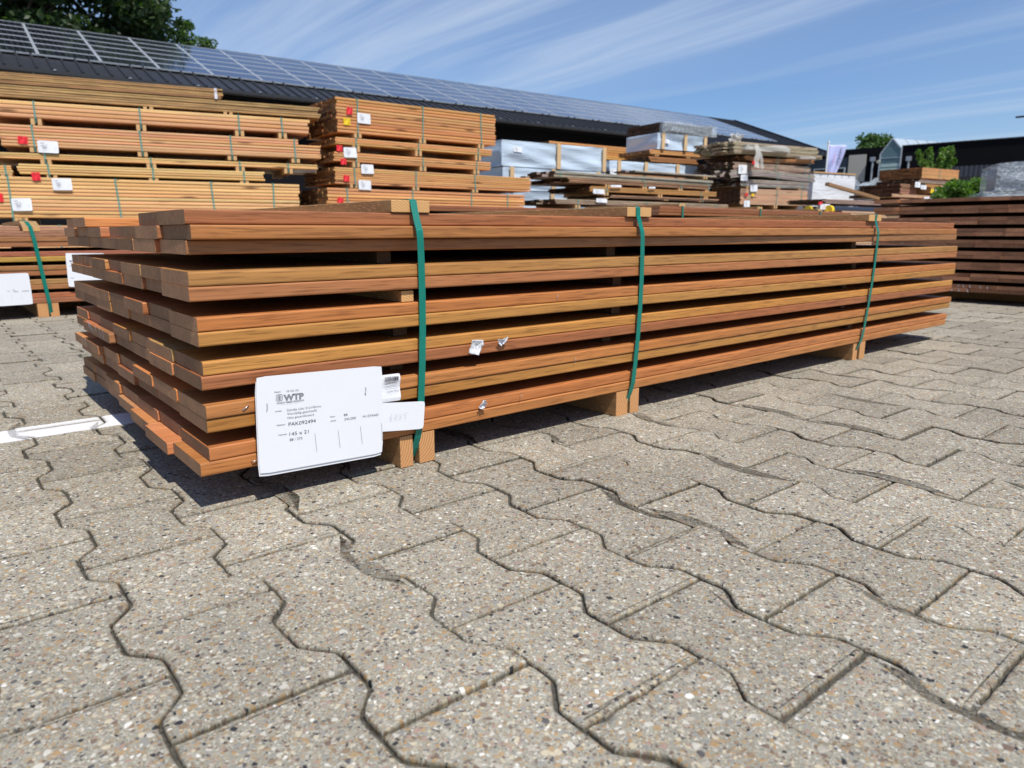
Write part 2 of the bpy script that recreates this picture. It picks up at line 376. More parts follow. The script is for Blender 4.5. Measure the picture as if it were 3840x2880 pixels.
# ------------------------------------------------------------------ ground and paving
def paving_mat(name, flat=False):
    m, t, b = newmat(name)
    pos = N(t, 'ShaderNodeNewGeometry').outputs['Position']
    wn = N(t, 'ShaderNodeTexNoise', noise_dimensions='3D'); wn.inputs['Scale'].default_value = 130; wn.inputs['Detail'].default_value = 1
    t.links.new(pos, wn.inputs['Vector'])
    wa = N(t, 'ShaderNodeVectorMath', operation='MULTIPLY_ADD'); t.links.new(wn.outputs['Color'], wa.inputs[0]); wa.inputs[1].default_value = (.006, .006, .0); t.links.new(pos, wa.inputs[2])
    pv = wa.outputs[0]
    def peb(scale, rmin, rmax, cover):
        v = N(t, 'ShaderNodeTexVoronoi', feature='F1', voronoi_dimensions='2D'); v.inputs['Scale'].default_value = scale
        t.links.new(pv, v.inputs['Vector'])
        s = N(t, 'ShaderNodeSeparateColor'); t.links.new(v.outputs['Color'], s.inputs[0])
        thr = mathn(t, 'MULTIPLY_ADD', s.outputs[1], rmax - rmin, rmin)
        on = mathn(t, 'LESS_THAN', s.outputs[2], cover)
        d = mathn(t, 'SUBTRACT', thr, v.outputs['Distance'])
        k = mathn(t, 'MULTIPLY', mathn(t, 'MULTIPLY', d, 14., clamp=True), on)
        return k, s.outputs[0], d
    PAL = [(0, (.40, .37, .32)), (.14, (.25, .185, .125)), (.24, (.52, .50, .45)), (.36, (.17, .125, .10)), (.46, (.36, .26, .155)), (.56, (.26, .255, .245)),
           (.66, (.50, .44, .33)), (.75, (.10, .095, .10)), (.82, (.36, .24, .13)), (.88, (.34, .24, .20)), (.94, (.035, .035, .04)), (.975, (.70, .68, .64))]
    n_big = noise(t, pos, 3.2, 4, .6); n_sand = noise(t, pos, 700, 2, .7); n_mid = noise(t, pos, 38, 4, .6)
    mat = mixc(t, ramp(t, n_sand, [(.3, 0), (.7, 1)]), (.19, .178, .145), (.43, .41, .345))
    mat = mixc(t, ramp(t, n_mid, [(.3, 0), (.75, .45)]), mat, (.20, .19, .165))
    k3, c3, d3 = peb(400, .22, .60, .80)
    k2, c2_, d2 = peb(225, .20, .55, .66)
    k1, c1_, d1 = peb(118, .14, .48, .34)
    c = mixc(t, mathn(t, 'MULTIPLY', k3, .85), mat, ramp(t, c3, PAL, 'CONSTANT'))
    c = mixc(t, k2, c, ramp(t, c2_, PAL, 'CONSTANT'))
    c = mixc(t, k1, c, ramp(t, c1_, PAL, 'CONSTANT'))
    at = N(t, 'ShaderNodeAttribute', attribute_name='tone')
    ts = N(t, 'ShaderNodeSeparateColor'); t.links.new(at.outputs['Color'], ts.inputs[0])
    if not flat:
        c = mixc(t, 1.0, c, ramp(t, ts.outputs[0], [(0, .86), (1, 1.12)]), 'MULTIPLY')
    c = mixc(t, 1.0, c, ramp(t, n_big, [(.3, .88), (.7, 1.10)]), 'MULTIPLY')
    c = mixc(t, 1.0, c, (1.0, .985, .925), 'MULTIPLY')
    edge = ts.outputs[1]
    # white parking line painted across the stones
    s = N(t, 'ShaderNodeSeparateXYZ'); t.links.new(pos, s.inputs[0])
    dy = mathn(t, 'ABSOLUTE', mathn(t, 'SUBTRACT', mathn(t, 'ADD', s.outputs[1], mathn(t, 'MULTIPLY', mathn(t, 'SUBTRACT', n_mid, .5), .012)), .692))
    ln = mathn(t, 'MULTIPLY', mathn(t, 'SUBTRACT', .054, dy), 400, clamp=True)
    wear = ramp(t, n_sand, [(.22, .55), (.42, 1)])
    ln = mathn(t, 'MULTIPLY', ln, mathn(t, 'MULTIPLY', wear, mathn(t, 'SUBTRACT', 1, mathn(t, 'MULTIPLY', edge, .75), clamp=True)))
    c = mixc(t, mathn(t, 'MULTIPLY', ln, .95), c, (.74, .74, .74))
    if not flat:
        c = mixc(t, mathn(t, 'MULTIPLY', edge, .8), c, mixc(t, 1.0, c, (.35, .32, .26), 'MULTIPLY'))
    t.links.new(c, b.inputs['Base Color']); b.inputs['Roughness'].default_value = .85; b.inputs['Specular IOR Level'].default_value = .25
    h = mathn(t, 'ADD', mathn(t, 'MULTIPLY', k1, .7), mathn(t, 'ADD', mathn(t, 'MULTIPLY', k2, .6), mathn(t, 'ADD', mathn(t, 'MULTIPLY', k3, .5), mathn(t, 'MULTIPLY', n_sand, 1.2))))
    bump(t, b, h, .55, .0012)
    return m
M_pave = paving_mat('exposed_aggregate_paver')
M_groundfar = paving_mat('distant_paving', True)
def sandmat():
    m, t, b = newmat('joint_sand')
    o = N(t, 'ShaderNodeNewGeometry').outputs['Position']
    f = noise(t, o, 220, 4, .7); g = noise(t, o, 9, 4, .6)
    c = mixc(t, ramp(t, f, [(.35, 0), (.7, 1)]), (.03, .028, .023), (.12, .11, .09))
    c = mixc(t, ramp(t, g, [(.55, 0), (.75, .5)]), c, (.06, .075, .03))
    t.links.new(c, b.inputs['Base Color']); b.inputs['Roughness'].default_value = .95
    bump(t, b, f, .8, .003); return m
M_sand = sandmat()

BROKEN = [(.112, -.690, .011)]
PX, PY, BX0, BY0, AMP = .137, .2, -.1715, .016, .0135
def paver_template(sub):
    ys = [0, .034, .066, .134, .166, .2]
    lo = [-AMP, -AMP, AMP, AMP, -AMP, -AMP]
    left = [(a, y) for a, y in zip(lo, ys)]
    right = [(PX - a, y) for a, y in zip(lo, ys)]
    P = left + right[::-1]               # runs up the left side, then down the right (clockwise)
    out = []
    for i in range(len(P)):
        a = np.array(P[i]); b = np.array(P[(i + 1) % len(P)])
        n = max(1, int(round(np.linalg.norm(b - a) / sub)))
        for k in range(n): out.append(a + (b - a) * k / n)
    P = np.array(out)
    P = P * .7 + (np.roll(P, 1, 0) + np.roll(P, -1, 0)) * .15
    d = np.roll(P, -1, 0) - np.roll(P, 1, 0); d /= np.linalg.norm(d, axis=1)[:, None]
    nrm = np.stack([d[:, 1], -d[:, 0]], 1)          # inward for the clockwise outline
    return P, nrm
def pavers(cells, sub, jit, name):
    P, nrm = paver_template(sub); n = len(P)
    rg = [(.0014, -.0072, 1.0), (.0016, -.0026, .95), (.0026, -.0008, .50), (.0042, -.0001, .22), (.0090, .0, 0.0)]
    K = len(cells); nr = len(rg)
    V = np.zeros((K, n * nr, 3), np.float32); T = np.zeros((K, n * nr, 4), np.float32); T[..., 3] = 1
    cx = cells[:, 0:1]; cy = cells[:, 1:2]
    wob = RNG.normal(0, jit, (K, n)); wob = wob * .8 + np.roll(wob, 1, 1) * .3
    chip = np.zeros((K, n))
    for k in range(K):
        if False:
            c0 = RNG.integers(n); r0 = RNG.uniform(.0012, .0028)
            dd = np.linalg.norm(P - P[c0], axis=1); chip[k] += np.clip(1 - dd / (r0 * 2.4), 0, 1) * r0
    for (bx_, by_, br_) in BROKEN:
        gx = P[None, :, 0] + cx; gy = P[None, :, 1] + cy
        dd = np.hypot(gx - bx_, gy - by_); chip += np.clip(1.15 - dd / br_, 0, 1) * br_ * .62 * (1 + .25 * np.sin(gx * 900 + gy * 700))
    cx = cx + RNG.uniform(-.0006, .0006, (K, 1)); cy = cy + RNG.uniform(-.0007, .0007, (K, 1))
    tl = RNG.normal(0, .0045, (K, 2)); hz = RNG.normal(0, .0010, (K, 1)); tone = RNG.random((K, 1))
    for j, (ins, z, e) in enumerate(rg):
        w = 1 if j < 4 else .5
        I = ins + np.maximum(wob * w, -.0008) + chip * (.6 + .5 * (j > 1))
        x = P[None, :, 0] + nrm[None, :, 0] * I; y = P[None, :, 1] + nrm[None, :, 1] * I
        zz = z + (hz + tl[:, :1] * (x - PX / 2) + tl[:, 1:] * (y - PY / 2)) * (1 if j else .2) - chip * (.5 if 0 < j < 4 else 0) * .6
        s = slice(j * n, (j + 1) * n)
        V[:, s, 0] = x + cx; V[:, s, 1] = y + cy; V[:, s, 2] = zz
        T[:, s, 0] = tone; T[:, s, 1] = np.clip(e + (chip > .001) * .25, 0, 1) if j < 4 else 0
    F = []; 
    for j in range(nr - 1):
        for i in range(n):
            F.append((j * n + i, (j + 1) * n + i, (j + 1) * n + (i + 1) % n, j * n + (i + 1) % n))
    quads = np.array(F)[:, ::-1]
    top = np.arange((nr - 1) * n, nr * n)[::-1]
    if P[1][1] > P[0][1]: pass
    me = bpy.data.meshes.new(name)
    me.vertices.add(K * n * nr); me.vertices.foreach_set('co', V.reshape(-1))
    offs = (np.arange(K) * n * nr)[:, None, None]
    Q = (quads[None] + offs).reshape(K, -1)
    Tp = (top[None, None, :] + offs).reshape(K, -1)
    loops = np.concatenate([Q, Tp], 1).reshape(-1)
    nq = len(quads)
    sizes = np.tile(np.concatenate([np.full(nq, 4), [n]]), K)
    starts = np.concatenate([[0], np.cumsum(sizes)[:-1]])
    me.loops.add(len(loops)); me.loops.foreach_set('vertex_index', loops.astype(np.int32))
    me.polygons.add(len(sizes)); me.polygons.foreach_set('loop_start', starts.astype(np.int32)); me.polygons.foreach_set('loop_total', sizes.astype(np.int32))
    sm = np.tile(np.concatenate([np.zeros(nq, bool), [False]]), K); me.polygons.foreach_set('use_smooth', sm)
    at = me.attributes.new('tone', 'FLOAT_COLOR', 'POINT'); at.data.foreach_set('color', T.reshape(-1))
    me.materials.append(M_pave); me.update(calc_edges=True); me.validate()
    return me
near, far = [], []
for i in range(-22, 70):
    x = BX0 + (i - 0) * PX
    yj = BY0 + (0 if i % 2 else .1)
    for k in range(-10, 45):
        y = yj + k * PY
        d = math.hypot(x + .2, y + .9)
        (near if d < 2.6 else far).append((x, y))
pave_near = link('pavement', pavers(np.array(near), .008, .00060, 'pavement'))
tag(pave_near, kind='structure')
pave_far = link('pavement', pavers(np.array(far), .05, .0005, 'pavement'))
tag(pave_far, kind='structure')
X0, X1, Y0_, Y1_ = BX0 - 22 * PX, BX0 + 70 * PX, BY0 - 10 * PY, BY0 + 45 * PY
sand = MB(); sand.add([(X0 - .1, Y0_ - .1, -.0052), (X1 + .1, Y0_ - .1, -.0052), (X1 + .1, Y1_ + .1, -.0052), (X0 - .1, Y1_ + .1, -.0052)], [(0, 1, 2, 3)])
tag(sand.build('joint_bed', M_sand), kind='structure')
g = MB(); G = 1500
g.add([(-G, -G, -.013), (G, -G, -.013), (G, G, -.013), (-G, G, -.013)], [(0, 1, 2, 3)])
tag(g.build('ground', M_groundfar), kind='structure')

# ------------------------------------------------------------------ text on labels
FONT = None
def text_mesh(body, size, width=None, bold=0, shear=0):
    cu = bpy.data.curves.new('txt', 'FONT'); cu.body = body; cu.size = size; cu.fill_mode = 'FRONT'; cu.resolution_u = 3; cu.shear = shear
    cu.offset = bold if bold else -.000045
    o = bpy.data.objects.new('txt', cu); C.objects.link(o)
    bpy.context.view_layer.update()
    dg = bpy.context.evaluated_depsgraph_get()
    me = bpy.data.meshes.new_from_object(o.evaluated_get(dg))
    V = np.array([v.co[:2] for v in me.vertices]) if len(me.vertices) else np.zeros((0, 2)); F = [tuple(p.vertices) for p in me.polygons]
    bpy.data.objects.remove(o); bpy.data.curves.remove(cu); bpy.data.meshes.remove(me)
    if len(V):
        V[:, 0] -= V[:, 0].min()
        if width: V[:, 0] *= width / max(V[:, 0].max(), 1e-6)
    return V, F
class Print:
    """ink lying on a card; local x right, z up, -y towards the viewer; mm from the card's top-left corner"""
    def __init__(s, y=-.0009): s.mb = MB(); s.y = y
    def text(s, body, u, v, cap, width, m=0, bold=0, shear=0):
        V, F = text_mesh(body, cap / 1000 / .70, None if width is None else width / 1000, bold, shear)
        s.mb.add([(a[0] + u / 1000, s.y, a[1] + v / 1000) for a in V], F, m)
    def rect(s, u0, v0, u1, v1, m=0):
        s.mb.add([(u0 / 1000, s.y, v0 / 1000), (u1 / 1000, s.y, v0 / 1000), (u1 / 1000, s.y, v1 / 1000), (u0 / 1000, s.y, v1 / 1000)], [(0, 1, 2, 3)], m)
    def line(s, pts, w, m=0):
        pts = [(a / 1000, b / 1000) for a, b in pts]; V = []; n = len(pts)
        for i, (x, z) in enumerate(pts):
            a = pts[max(i - 1, 0)]; b = pts[min(i + 1, n - 1)]
            d = Vector((b[0] - a[0], b[1] - a[1])).normalized() * w / 2000
            V += [(x - d.y, s.y, z + d.x), (x + d.y, s.y, z - d.x)]
        s.mb.add(V, [(2 * i, 2 * i + 1, 2 * i + 3, 2 * i + 2) for i in range(n - 1)], m)
    def build(s, name, parent): return s.mb.build(name, [M_ink, M_inkgrey, M_inkblue], parent)
def card_mesh(w, h, t=.0008, r=.003, curl=None, nx=14, nz=8, name='label_card', mat=None):
    """card hanging from its top-left corner; curl(u, v) gives how far it stands out (towards -y)"""
    V = []; F = []
    def P(i, j):
        x = w * i / nx; z = -h * j / nz
        # rounded corners
        dx = min(x, w - x); dz = min(-z, h + z)
        return x, z
    for s in (0, 1):
        for j in range(nz + 1):
            for i in range(nx + 1):
                x, z = P(i, j); c = curl(i / nx, j / nz) if curl else 0
                if i in (0, nx) and j in (0, nz):
                    x += r * .5 * (1 if i == 0 else -1); z += -r * .5 if j == 0 else r * .5
                V.append((x, -c - (0 if s else t / 2) + (t / 2 if s else 0), z))
    n1 = (nx + 1) * (nz + 1)
    for j in range(nz):
        for i in range(nx):
            a = j * (nx + 1) + i
            F.append((a, a + nx + 1, a + nx + 2, a + 1)); F.append((n1 + a, n1 + a + 1, n1 + a + nx + 2, n1 + a + nx + 1))
    rim = [i for i in range(nx + 1)] + [j * (nx + 1) + nx for j in range(1, nz + 1)] + [nz * (nx + 1) + i for i in range(nx - 1, -1, -1)] + [j * (nx + 1) for j in range(nz - 1, 0, -1)]
    for k in range(len(rim)):
        a, b = rim[k], rim[(k + 1) % len(rim)]; F.append((a, b, n1 + b, n1 + a))
    me = mesh(name, V, F, (mat or M_card,), smooth=False)
    bm = bmesh.new(); bm.from_mesh(me); bmesh.ops.recalc_face_normals(bm, faces=bm.faces); bm.to_mesh(me); bm.free()
    return me

# ------------------------------------------------------------------ the strapped hardwood pack in front
HB, TH, BW, GAP, LEN = .0584, .021, .145, .0219, 2.75
def layer_z(l, hb=HB, th=TH, gap=GAP): return hb + (l - 1) * th + gap * min((l - 1) // 2, 5)
pack = empty('timber_pack', (0, 0, 0))
tag(pack, 'strapped pack of reddish brown planed hardwood boards in front, with big white label', 'timber pack')
bm_a = board_mesh(LEN, BW, TH - .0006, .0028, 3, mats=(M_hard, M_seal))
bm_b = board_mesh(LEN, BW, TH - .0006, .0028, 3, mats=(M_hard, M_sealsp))
FRONT = {1: '#c98248', 2: '#cf8049', 3: '#c58a45', 4: '#cc854a', 5: '#b06a42', 6: '#d8964a', 7: '#cb8f48', 8: '#ce8146', 9: '#be7a4c', 10: '#c18a4c', 11: '#a8754a', 12: '#c07f48', 13: '#b06a42'}
KW = .84
def hcol(h): c = lin(h); m_ = lin('#bd7846'); c = tuple(.8 * x + .2 * y for x, y in zip(c, m_)); return (c[0] * KW * .92, c[1] * KW * 1.0, c[2] * KW * 1.04)
ox = {1: -.014, 2: .0003, 3: .0006, 4: .0003, 5: -.0017, 6: .002, 7: -.0015, 8: -.0012, 9: -.008, 10: -.0068, 11: .002, 12: .004, 13: .0}
oy = {1: -.0006, 2: .0008, 3: 0, 4: -.0028, 5: -.001, 6: 0, 7: -.005, 8: -.0036, 9: -.0032, 10: -.0032, 11: .027, 12: .004, 13: .013}
rx = {1: -.015, 2: -.0046, 3: .0037, 4: .0085, 5: .003, 6: .0047, 7: .0032, 8: .0068, 9: .0038, 10: .0034, 11: -.0009, 12: -.0037, 13: -.011}
spec_off = {(1, 1): -.023, (1, 2): -.016, (1, 3): -.008, (2, 1): .004, (2, 2): .0, (2, 3): .002, (13, 1): .006, (8, 1): .004, (8, 2): -.006, (8, 3): -.002, (5, 4): -.0118, (5, 5): -.0118, (4, 5): -.0118, (4, 6): -.0118}
rb = random.Random(3)
for l in range(1, 14):
    cols = range(7) if l < 13 else (0, 1, 5, 6)
    W_tot = 1.0134 if l < 11 else 1.036
    slack = (W_tot - oy[l] - 7 * BW)
    y = oy[l]
    for c in range(7):
        if l == 12: y += (0, .0, 0, 0, .026, 0, 0)[c] * .9
        elif slack > 0: y += slack / 7 * rb.uniform(.0, .9) if c else 0
        if c not in cols: y += BW; continue
        x = ox[l] if c == 0 else (spec_off.get((l, c), None) if (l, c) in spec_off else rb.uniform(-.0045, .0045))
        if l == 12: x = (.004, -.004, .0, .012, .0, .004, -.002)[c]
        if l == 13: x = (0, .006, 0, 0, 0, -.004, .004)[c]
        col = hcol(FRONT[l]) if c == 0 else tuple(a * rb.uniform(.85, 1.15) for a in rb.choice(HARD))
        me = bm_b if l >= 12 and c < 5 else bm_a
        o = link('board', me, pack, (x, y, layer_z(l)), col=col)
        if c == 0:
            o.scale.x = (LEN + rx[l] - x) / LEN
            if l == 11: o.rotation_euler = (0, 0, -math.atan2(.024, LEN))
        y += BW + .0002
# bearers under the pack: two blocks of pine side by side with the strap between
def block(name, x0, x1, y0, y1, z0, z1, mat, parent, bev=.0015, rot=0, col=None):
    m = MB(); m.box((0, 0, 0), (x1 - x0, y1 - y0, z1 - z0), bev=bev)
    return m.build(name, mat, parent, (x0, y0, z0), (0, 0, rot))
for i, (a, b, c, d) in enumerate(((.3185, .345, .3590, .3920), (.878, .9165, .9245, .9545), (2.0015, 2.0315, 2.0430, 2.0800))):
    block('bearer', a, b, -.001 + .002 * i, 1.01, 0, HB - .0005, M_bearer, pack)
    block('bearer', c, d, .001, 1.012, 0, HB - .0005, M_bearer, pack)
# spacer laths between the layers
M_lath = rings('spacer_lath', (.15, .085, .045), (.09, .05, .025), 240)
rl = random.Random(5)
for g_ in range(5):
    z0 = layer_z(2 * g_ + 2) + TH
    for j, xs in enumerate((.345, .905, 2.035)):
        yy = rl.uniform(.035, .08)
        if g_ == 3 and j == 0: yy = .004
        xs += rl.uniform(-.012, .012) if not (g_ == 3 and j == 0) else .001
        w_ = .028 if not (g_ == 3 and j == 0) else .024
        block('spacer', xs - w_ / 2, xs + w_ / 2, yy, 1.0, z0 + .0002, z0 + GAP - .0008 - (.002 if g_ == 3 and j == 0 else 0), M_batten if (g_ == 3 and j == 0) else M_lath, pack, bev=.0008, rot=rl.uniform(-.01, .01))
# top battens
TZ = layer_z(13) + TH
for (a, b, y0) in ((.324, .399, .010), (.900, .9795, .006), (2.022, 2.109, .004)):
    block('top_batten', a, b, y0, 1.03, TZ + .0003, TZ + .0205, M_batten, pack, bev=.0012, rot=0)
# straps
def ribbon(path, x_of, w, t=.0009):
    """closed band in a plane across the pack; path is (y, z) points, x_of(z) its sideways drift"""
    V = []; F = []; n = len(path)
    for i, (y, z) in enumerate(path):
        a = Vector(path[i - 1]); b = Vector(path[(i + 1) % n]); d = (b - a).normalized(); nn = Vector((-d.y, d.x))
        x = x_of(y, z)
        for s in (-1, 1):
            for q in (0, 1): V.append((x + s * w / 2, y + nn.x * q * t, z + nn.y * q * t))
    for i in range(n):
        j = (i + 1) % n; a = i * 4; b = j * 4
        F += [(a, a + 2, b + 2, b), (a + 1, b + 1, b + 3, a + 3), (a, b, b + 1, a + 1), (a + 2, a + 3, b + 3, b + 2)]
    me = mesh('strap', V, F, (M_strap,)); bm = bmesh.new(); bm.from_mesh(me); bmesh.ops.recalc_face_normals(bm, faces=bm.faces); bm.to_mesh(me); bm.free(); return me
for xt, xm, xb, yb0 in ((.3713, .3735, .3555, .010), (.9420, .9465, .9215, .006), (2.0864, 2.080, 2.0345, .004)):
    so = -.0085
    path = [(so, .40), (so, .36), (so, .30), (so, .24), (so, .18), (so, .12), (so, .075), (-.004, .052), (.004, .030), (.012, .012), (.03, .0045), (.5, .004), (1.0, .0045), (1.02, .02), (1.035, .2), (1.045, .40), (1.036, .463), (1.0, TZ + .0226), (.5, TZ + .022), (yb0 + .004, TZ + .0222), (yb0 - .0020, TZ + .0195), (.0035, TZ + .003), (-.001, TZ - .012), (-.0045, TZ - .022), (so + .001, TZ - .030)]
    def xo(y, z, xt=xt, xm=xm, xb=xb):
        k = (z - .016) / (.445 - .016)
        x = xb + (xt - xb) * min(1, max(0, k)) + (xm - (xb + xt) / 2) * (1 - (2 * k - 1) ** 2) * (1 if 0 <= k <= 1 else 0) * .9
        return x - .0060 if xt < .5 else x - .009 if xt < 1.5 else x - .018
    me = ribbon(path, xo, .0130)
    o = link('strap', me, pack)
# big stack of white cards
ANG = R(2.09)
lx, lz = .0716 - .0005, .1991
cards = link('label_card', card_mesh(.2112, .1500, .0014, .003), pack, (lx, -.0135, lz), (0, ANG, 0))
bk = link('label_card', card_mesh(.2112, .1490, .0012, .003), pack, (lx - .0012, -.0116, lz - .0062), (0, ANG, 0))
bk2 = link('label_card', card_mesh(.2112, .1450, .0008, .003), pack, (lx + .0018, -.0104, lz - .0052), (0, ANG, 0))
p = Print(-.0011)
T = p.text
T('Datum', 27.2, -26.4, 2.2, 9.8, 1, bold=.00005); T('18-06-26', 45.5, -27.4, 3.3, 20, 1)
T('WTP', 41, -40.2, 9.0, 32.5, 1, bold=.0007)
T('WORLD TIMBER PRODUCTS', 29.8, -44.2, 1.9, 44, 1, bold=.00005); T('for all your wood solutions', 36.8, -46.6, 1.3, 29, 1)
p.rect(30, -42.0, 73.7, -41.7, 1)
T('Artikel', 27.5, -56.2, 2.1, 9.9, 1, bold=.00005)
T('Djindja Udu 21x145mm', 46, -57.3, 3.5, 55.2); T('Vierzijdig geschaafd', 46.1, -63.1, 3.5, 47.6); T('Niet gecertificeerd', 46.4, -69.4, 3.5, 42.7)
T('Pakketnr.', 29.1, -78.2, 2.1, 13.9, 1, bold=.00005); T('PAK092494', 47.6, -80.9, 5.9, 44.4)
T('Kopmaat', 31.1, -93.7, 2.1, 13.4, 1, bold=.00005); T('145 x 21', 48.6, -96.5, 5.6, 31.2); T('88 / 275', 48.8, -105, 4.2, 20.4)
T('Stuks', 116.4, -76.1, 2.1, 8.3, 1, bold=.00005); T('88', 140.4, -77, 3.9, 6.3); T('Aantal', 116.7, -83, 2.1, 9.5, 1, bold=.00005); T('242,000', 141.1, -84.3, 3.9, 20.5)
T('M1/STAND', 174.5, -84.3, 3.9, 28.8)
for a, b, c, d in ((89.9, -98.6, 92.8, -129.2), (129.6, -98.4, 132.8, -129.2), (169.5, -98.3, 172.8, -128.9), (209.2, -98.3, 210.4, -128.7)): p.line([(a, b), (c, d)], .45)
# round emblem in a rounded square
sq = []
for cx, cy, a0 in ((37.3, -31.9, 0), (31.9, -31.9, 90), (31.9, -37.3, 180), (37.3, -37.3, 270)):
    for k in range(5): a = R(a0 + 22.5 * k); sq.append((cx + 2.1 * math.cos(a), cy + 2.1 * math.sin(a)))
p.line(sq + [sq[0]], .9, 1)
p.line([(34.6 + 3 * math.cos(R(a)), -34.6 + 3 * math.sin(R(a))) for a in range(0, 361, 20)], .7, 1)
for a in (40, 130, 85): p.line([(34.6 + 3 * math.cos(R(a)), -34.6 + 3 * math.sin(R(a))), (34.6 - 3 * math.cos(R(a)), -34.6 - 3 * math.sin(R(a)))], .6, 1)
p.build('print', cards)
st = MB(); st.tube([(.0150, -.0012, -.0410), (.0152, -.0024, -.044), (.0148, -.0024, -.050), (.0144, -.0012, -.053)], .0006, 6)
st.tube([(.1795, -.0012, -.033), (.1800, -.0026, -.036), (.1785, -.0026, -.042), (.1800, -.0012, -.046)], .0006, 6)
st.build('staple', M_steel, cards)
# the older barcode ticket peeping out behind the cards
tick = link('barcode_ticket', card_mesh(.062, .0470, .0003, .0015, curl=lambda u, v: .0015 * math.sin(v * 9) * u + .002 * u * u), pack, (.2555, -.0085, .1745), (0, R(.6), 0))
p = Print(-.0042)
rr = random.Random(2); u = 31.5
while u < 58:
    w_ = rr.choice((.25, .25, .5, .75)); p.rect(u, -3.2 - .03 * (u - 31), u + w_, -11.5); u += w_ + rr.choice((.25, .3, .5))
p.text('-090992', 31.5, -16.6, 3.7, 22.5); p.rect(31.5, -24.5, 57, -24.1); p.text(': 12/06/2026', 31.5, -31, 3.7, 27)
p.build('print', tick)
tick2 = link('handwritten_card', card_mesh(.106, .0495, .0004, .0025, curl=lambda u, v: .0022 * math.sin(u * 3.1) + .001 * u * v), pack, (.2603, -.0115, .1300), (0, R(6.6), 0))
p = Print(-.0052)
p.line([(39, -18.5), (35.5, -23), (34.5, -27), (36.5, -29.2), (39, -28), (38.5, -25.5), (35.5, -25.5)], .4, 2)
p.line([(43, -22.5), (46.5, -20), (49, -21.5), (46, -25.5), (43.5, -27), (45, -28.2), (48, -27)], .4, 2)
p.line([(52, -22), (55.5, -20), (58, -21.5), (55, -25.5), (52.5, -27), (54, -28), (58, -26.5)], .4, 2)
p.line([(70, -18.4), (63.5, -19), (62.5, -23), (65.5, -23.5), (66, -27), (64, -29)], .4, 2)
p.build('print', tick2)
# torn scraps still held by staples, bent staples
def scrap(pts, y, dz, parent):
    pts = [Vector((x, z)) for x, z in pts]; c = sum(pts, Vector((0, 0))) / len(pts)
    V = []; rng = random.Random(len(pts) * 7 + int(c.x * 1000)); nr = 5; n = len(pts)
    ring = []
    for i in range(n):
        for k in range(3): ring.append(pts[i].lerp(pts[(i + 1) % n], k / 3) + Vector((rng.uniform(-.0006, .0006), rng.uniform(-.0006, .0006))))
    m = len(ring); V.append((c.x, y - .002, c.y))
    for j in range(1, nr + 1):
        for q in ring:
            v = c.lerp(q, j / nr); r_ = (v - c).length
            V.append((v.x, y - .002 - dz * (j / nr) ** 2 * (1 if q.y > c.y else .45) - .0016 * math.sin(v.x * 900 + v.y * 500), v.y))
    F = [(0, 1 + i, 1 + (i + 1) % m) for i in range(m)]
    for j in range(nr - 1):
        for i in range(m): a = 1 + j * m; F.append((a + i, a + m + i, a + m + (i + 1) % m, a + (i + 1) % m))
    o = link('paper_scrap', mesh('paper_scrap', V, F, (M_card,), smooth=True), parent)
    s = o.modifiers.new('s', 'SOLIDIFY'); s.thickness = .0002
    return o
scrap([(.4691, .2162), (.4959, .2143), (.4943, .2013), (.4852, .186), (.4641, .1921)], -.005, .006, pack)
scrap([(.53, .2126), (.541, .2105), (.5548, .2142), (.5512, .2048), (.5403, .1966), (.5337, .2042)], -.004, .006, pack)
scrap([(.494, .1005), (.4975, .1000), (.4985, .095), (.5030, .0905), (.4985, .0835), (.490, .0825), (.4852, .0864), (.4895, .0905)], -.003, .010, pack)
def staple(pts, r=.0007):
    m = MB(); m.tube(pts, r, 6); return m.build('staple', M_steel, pack, smooth=True)
staple([(.0512, -.001, .1495), (.0525, -.004, .1500), (.0560, -.0045, .1528), (.0600, -.004, .1552), (.0632, -.001, .1550)], .0010)
staple([(.0597, -.001, .0675), (.0605, -.004, .0680), (.0660, -.0042, .0692), (.0706, -.001, .0700)], .0010)
staple([(.6885, -.002, .285), (.6885, -.005, .284), (.6870, -.005, .277), (.6868, -.002, .275)], .0005)
staple([(.7400, -.002, .150), (.7410, -.006, .1495), (.7395, -.006, .143), (.7385, -.002, .142)], .0005)
staple([(.5935, -.002, .0965), (.5935, -.006, .095), (.5905, -.006, .086), (.5900, -.002, .085)], .0004)
# chalk marks on the board ends
ch = MB()
for (a, b) in (((.800, .214), (.797, .199)), ((.793, .213), (.789, .198)), ((.785, .211), (.780, .196)), ((.777, .208), (.772, .194)), ((.768, .203), (.755, .1935)), ((.760, .200), (.752, .1925)), ((.7190, .2115), (.7130, .1975)), ((.7130, .198), (.705, .197)), ((.672, .209), (.667, .191)), ((.640, .207), (.634, .189)), ((.906, .166), (.904, .148)), ((.864, .166), (.862, .147))):
    y0, z0 = a; y1, z1 = b; w_ = .0016
    xx = -.0125
    ch.add([(xx, y0 - w_, z0), (xx, y0 + w_, z0), (xx, y1 + w_, z1), (xx, y1 - w_, z1)], [(0, 1, 2, 3)])
ch.build('chalk_mark', M_chalk, pack)

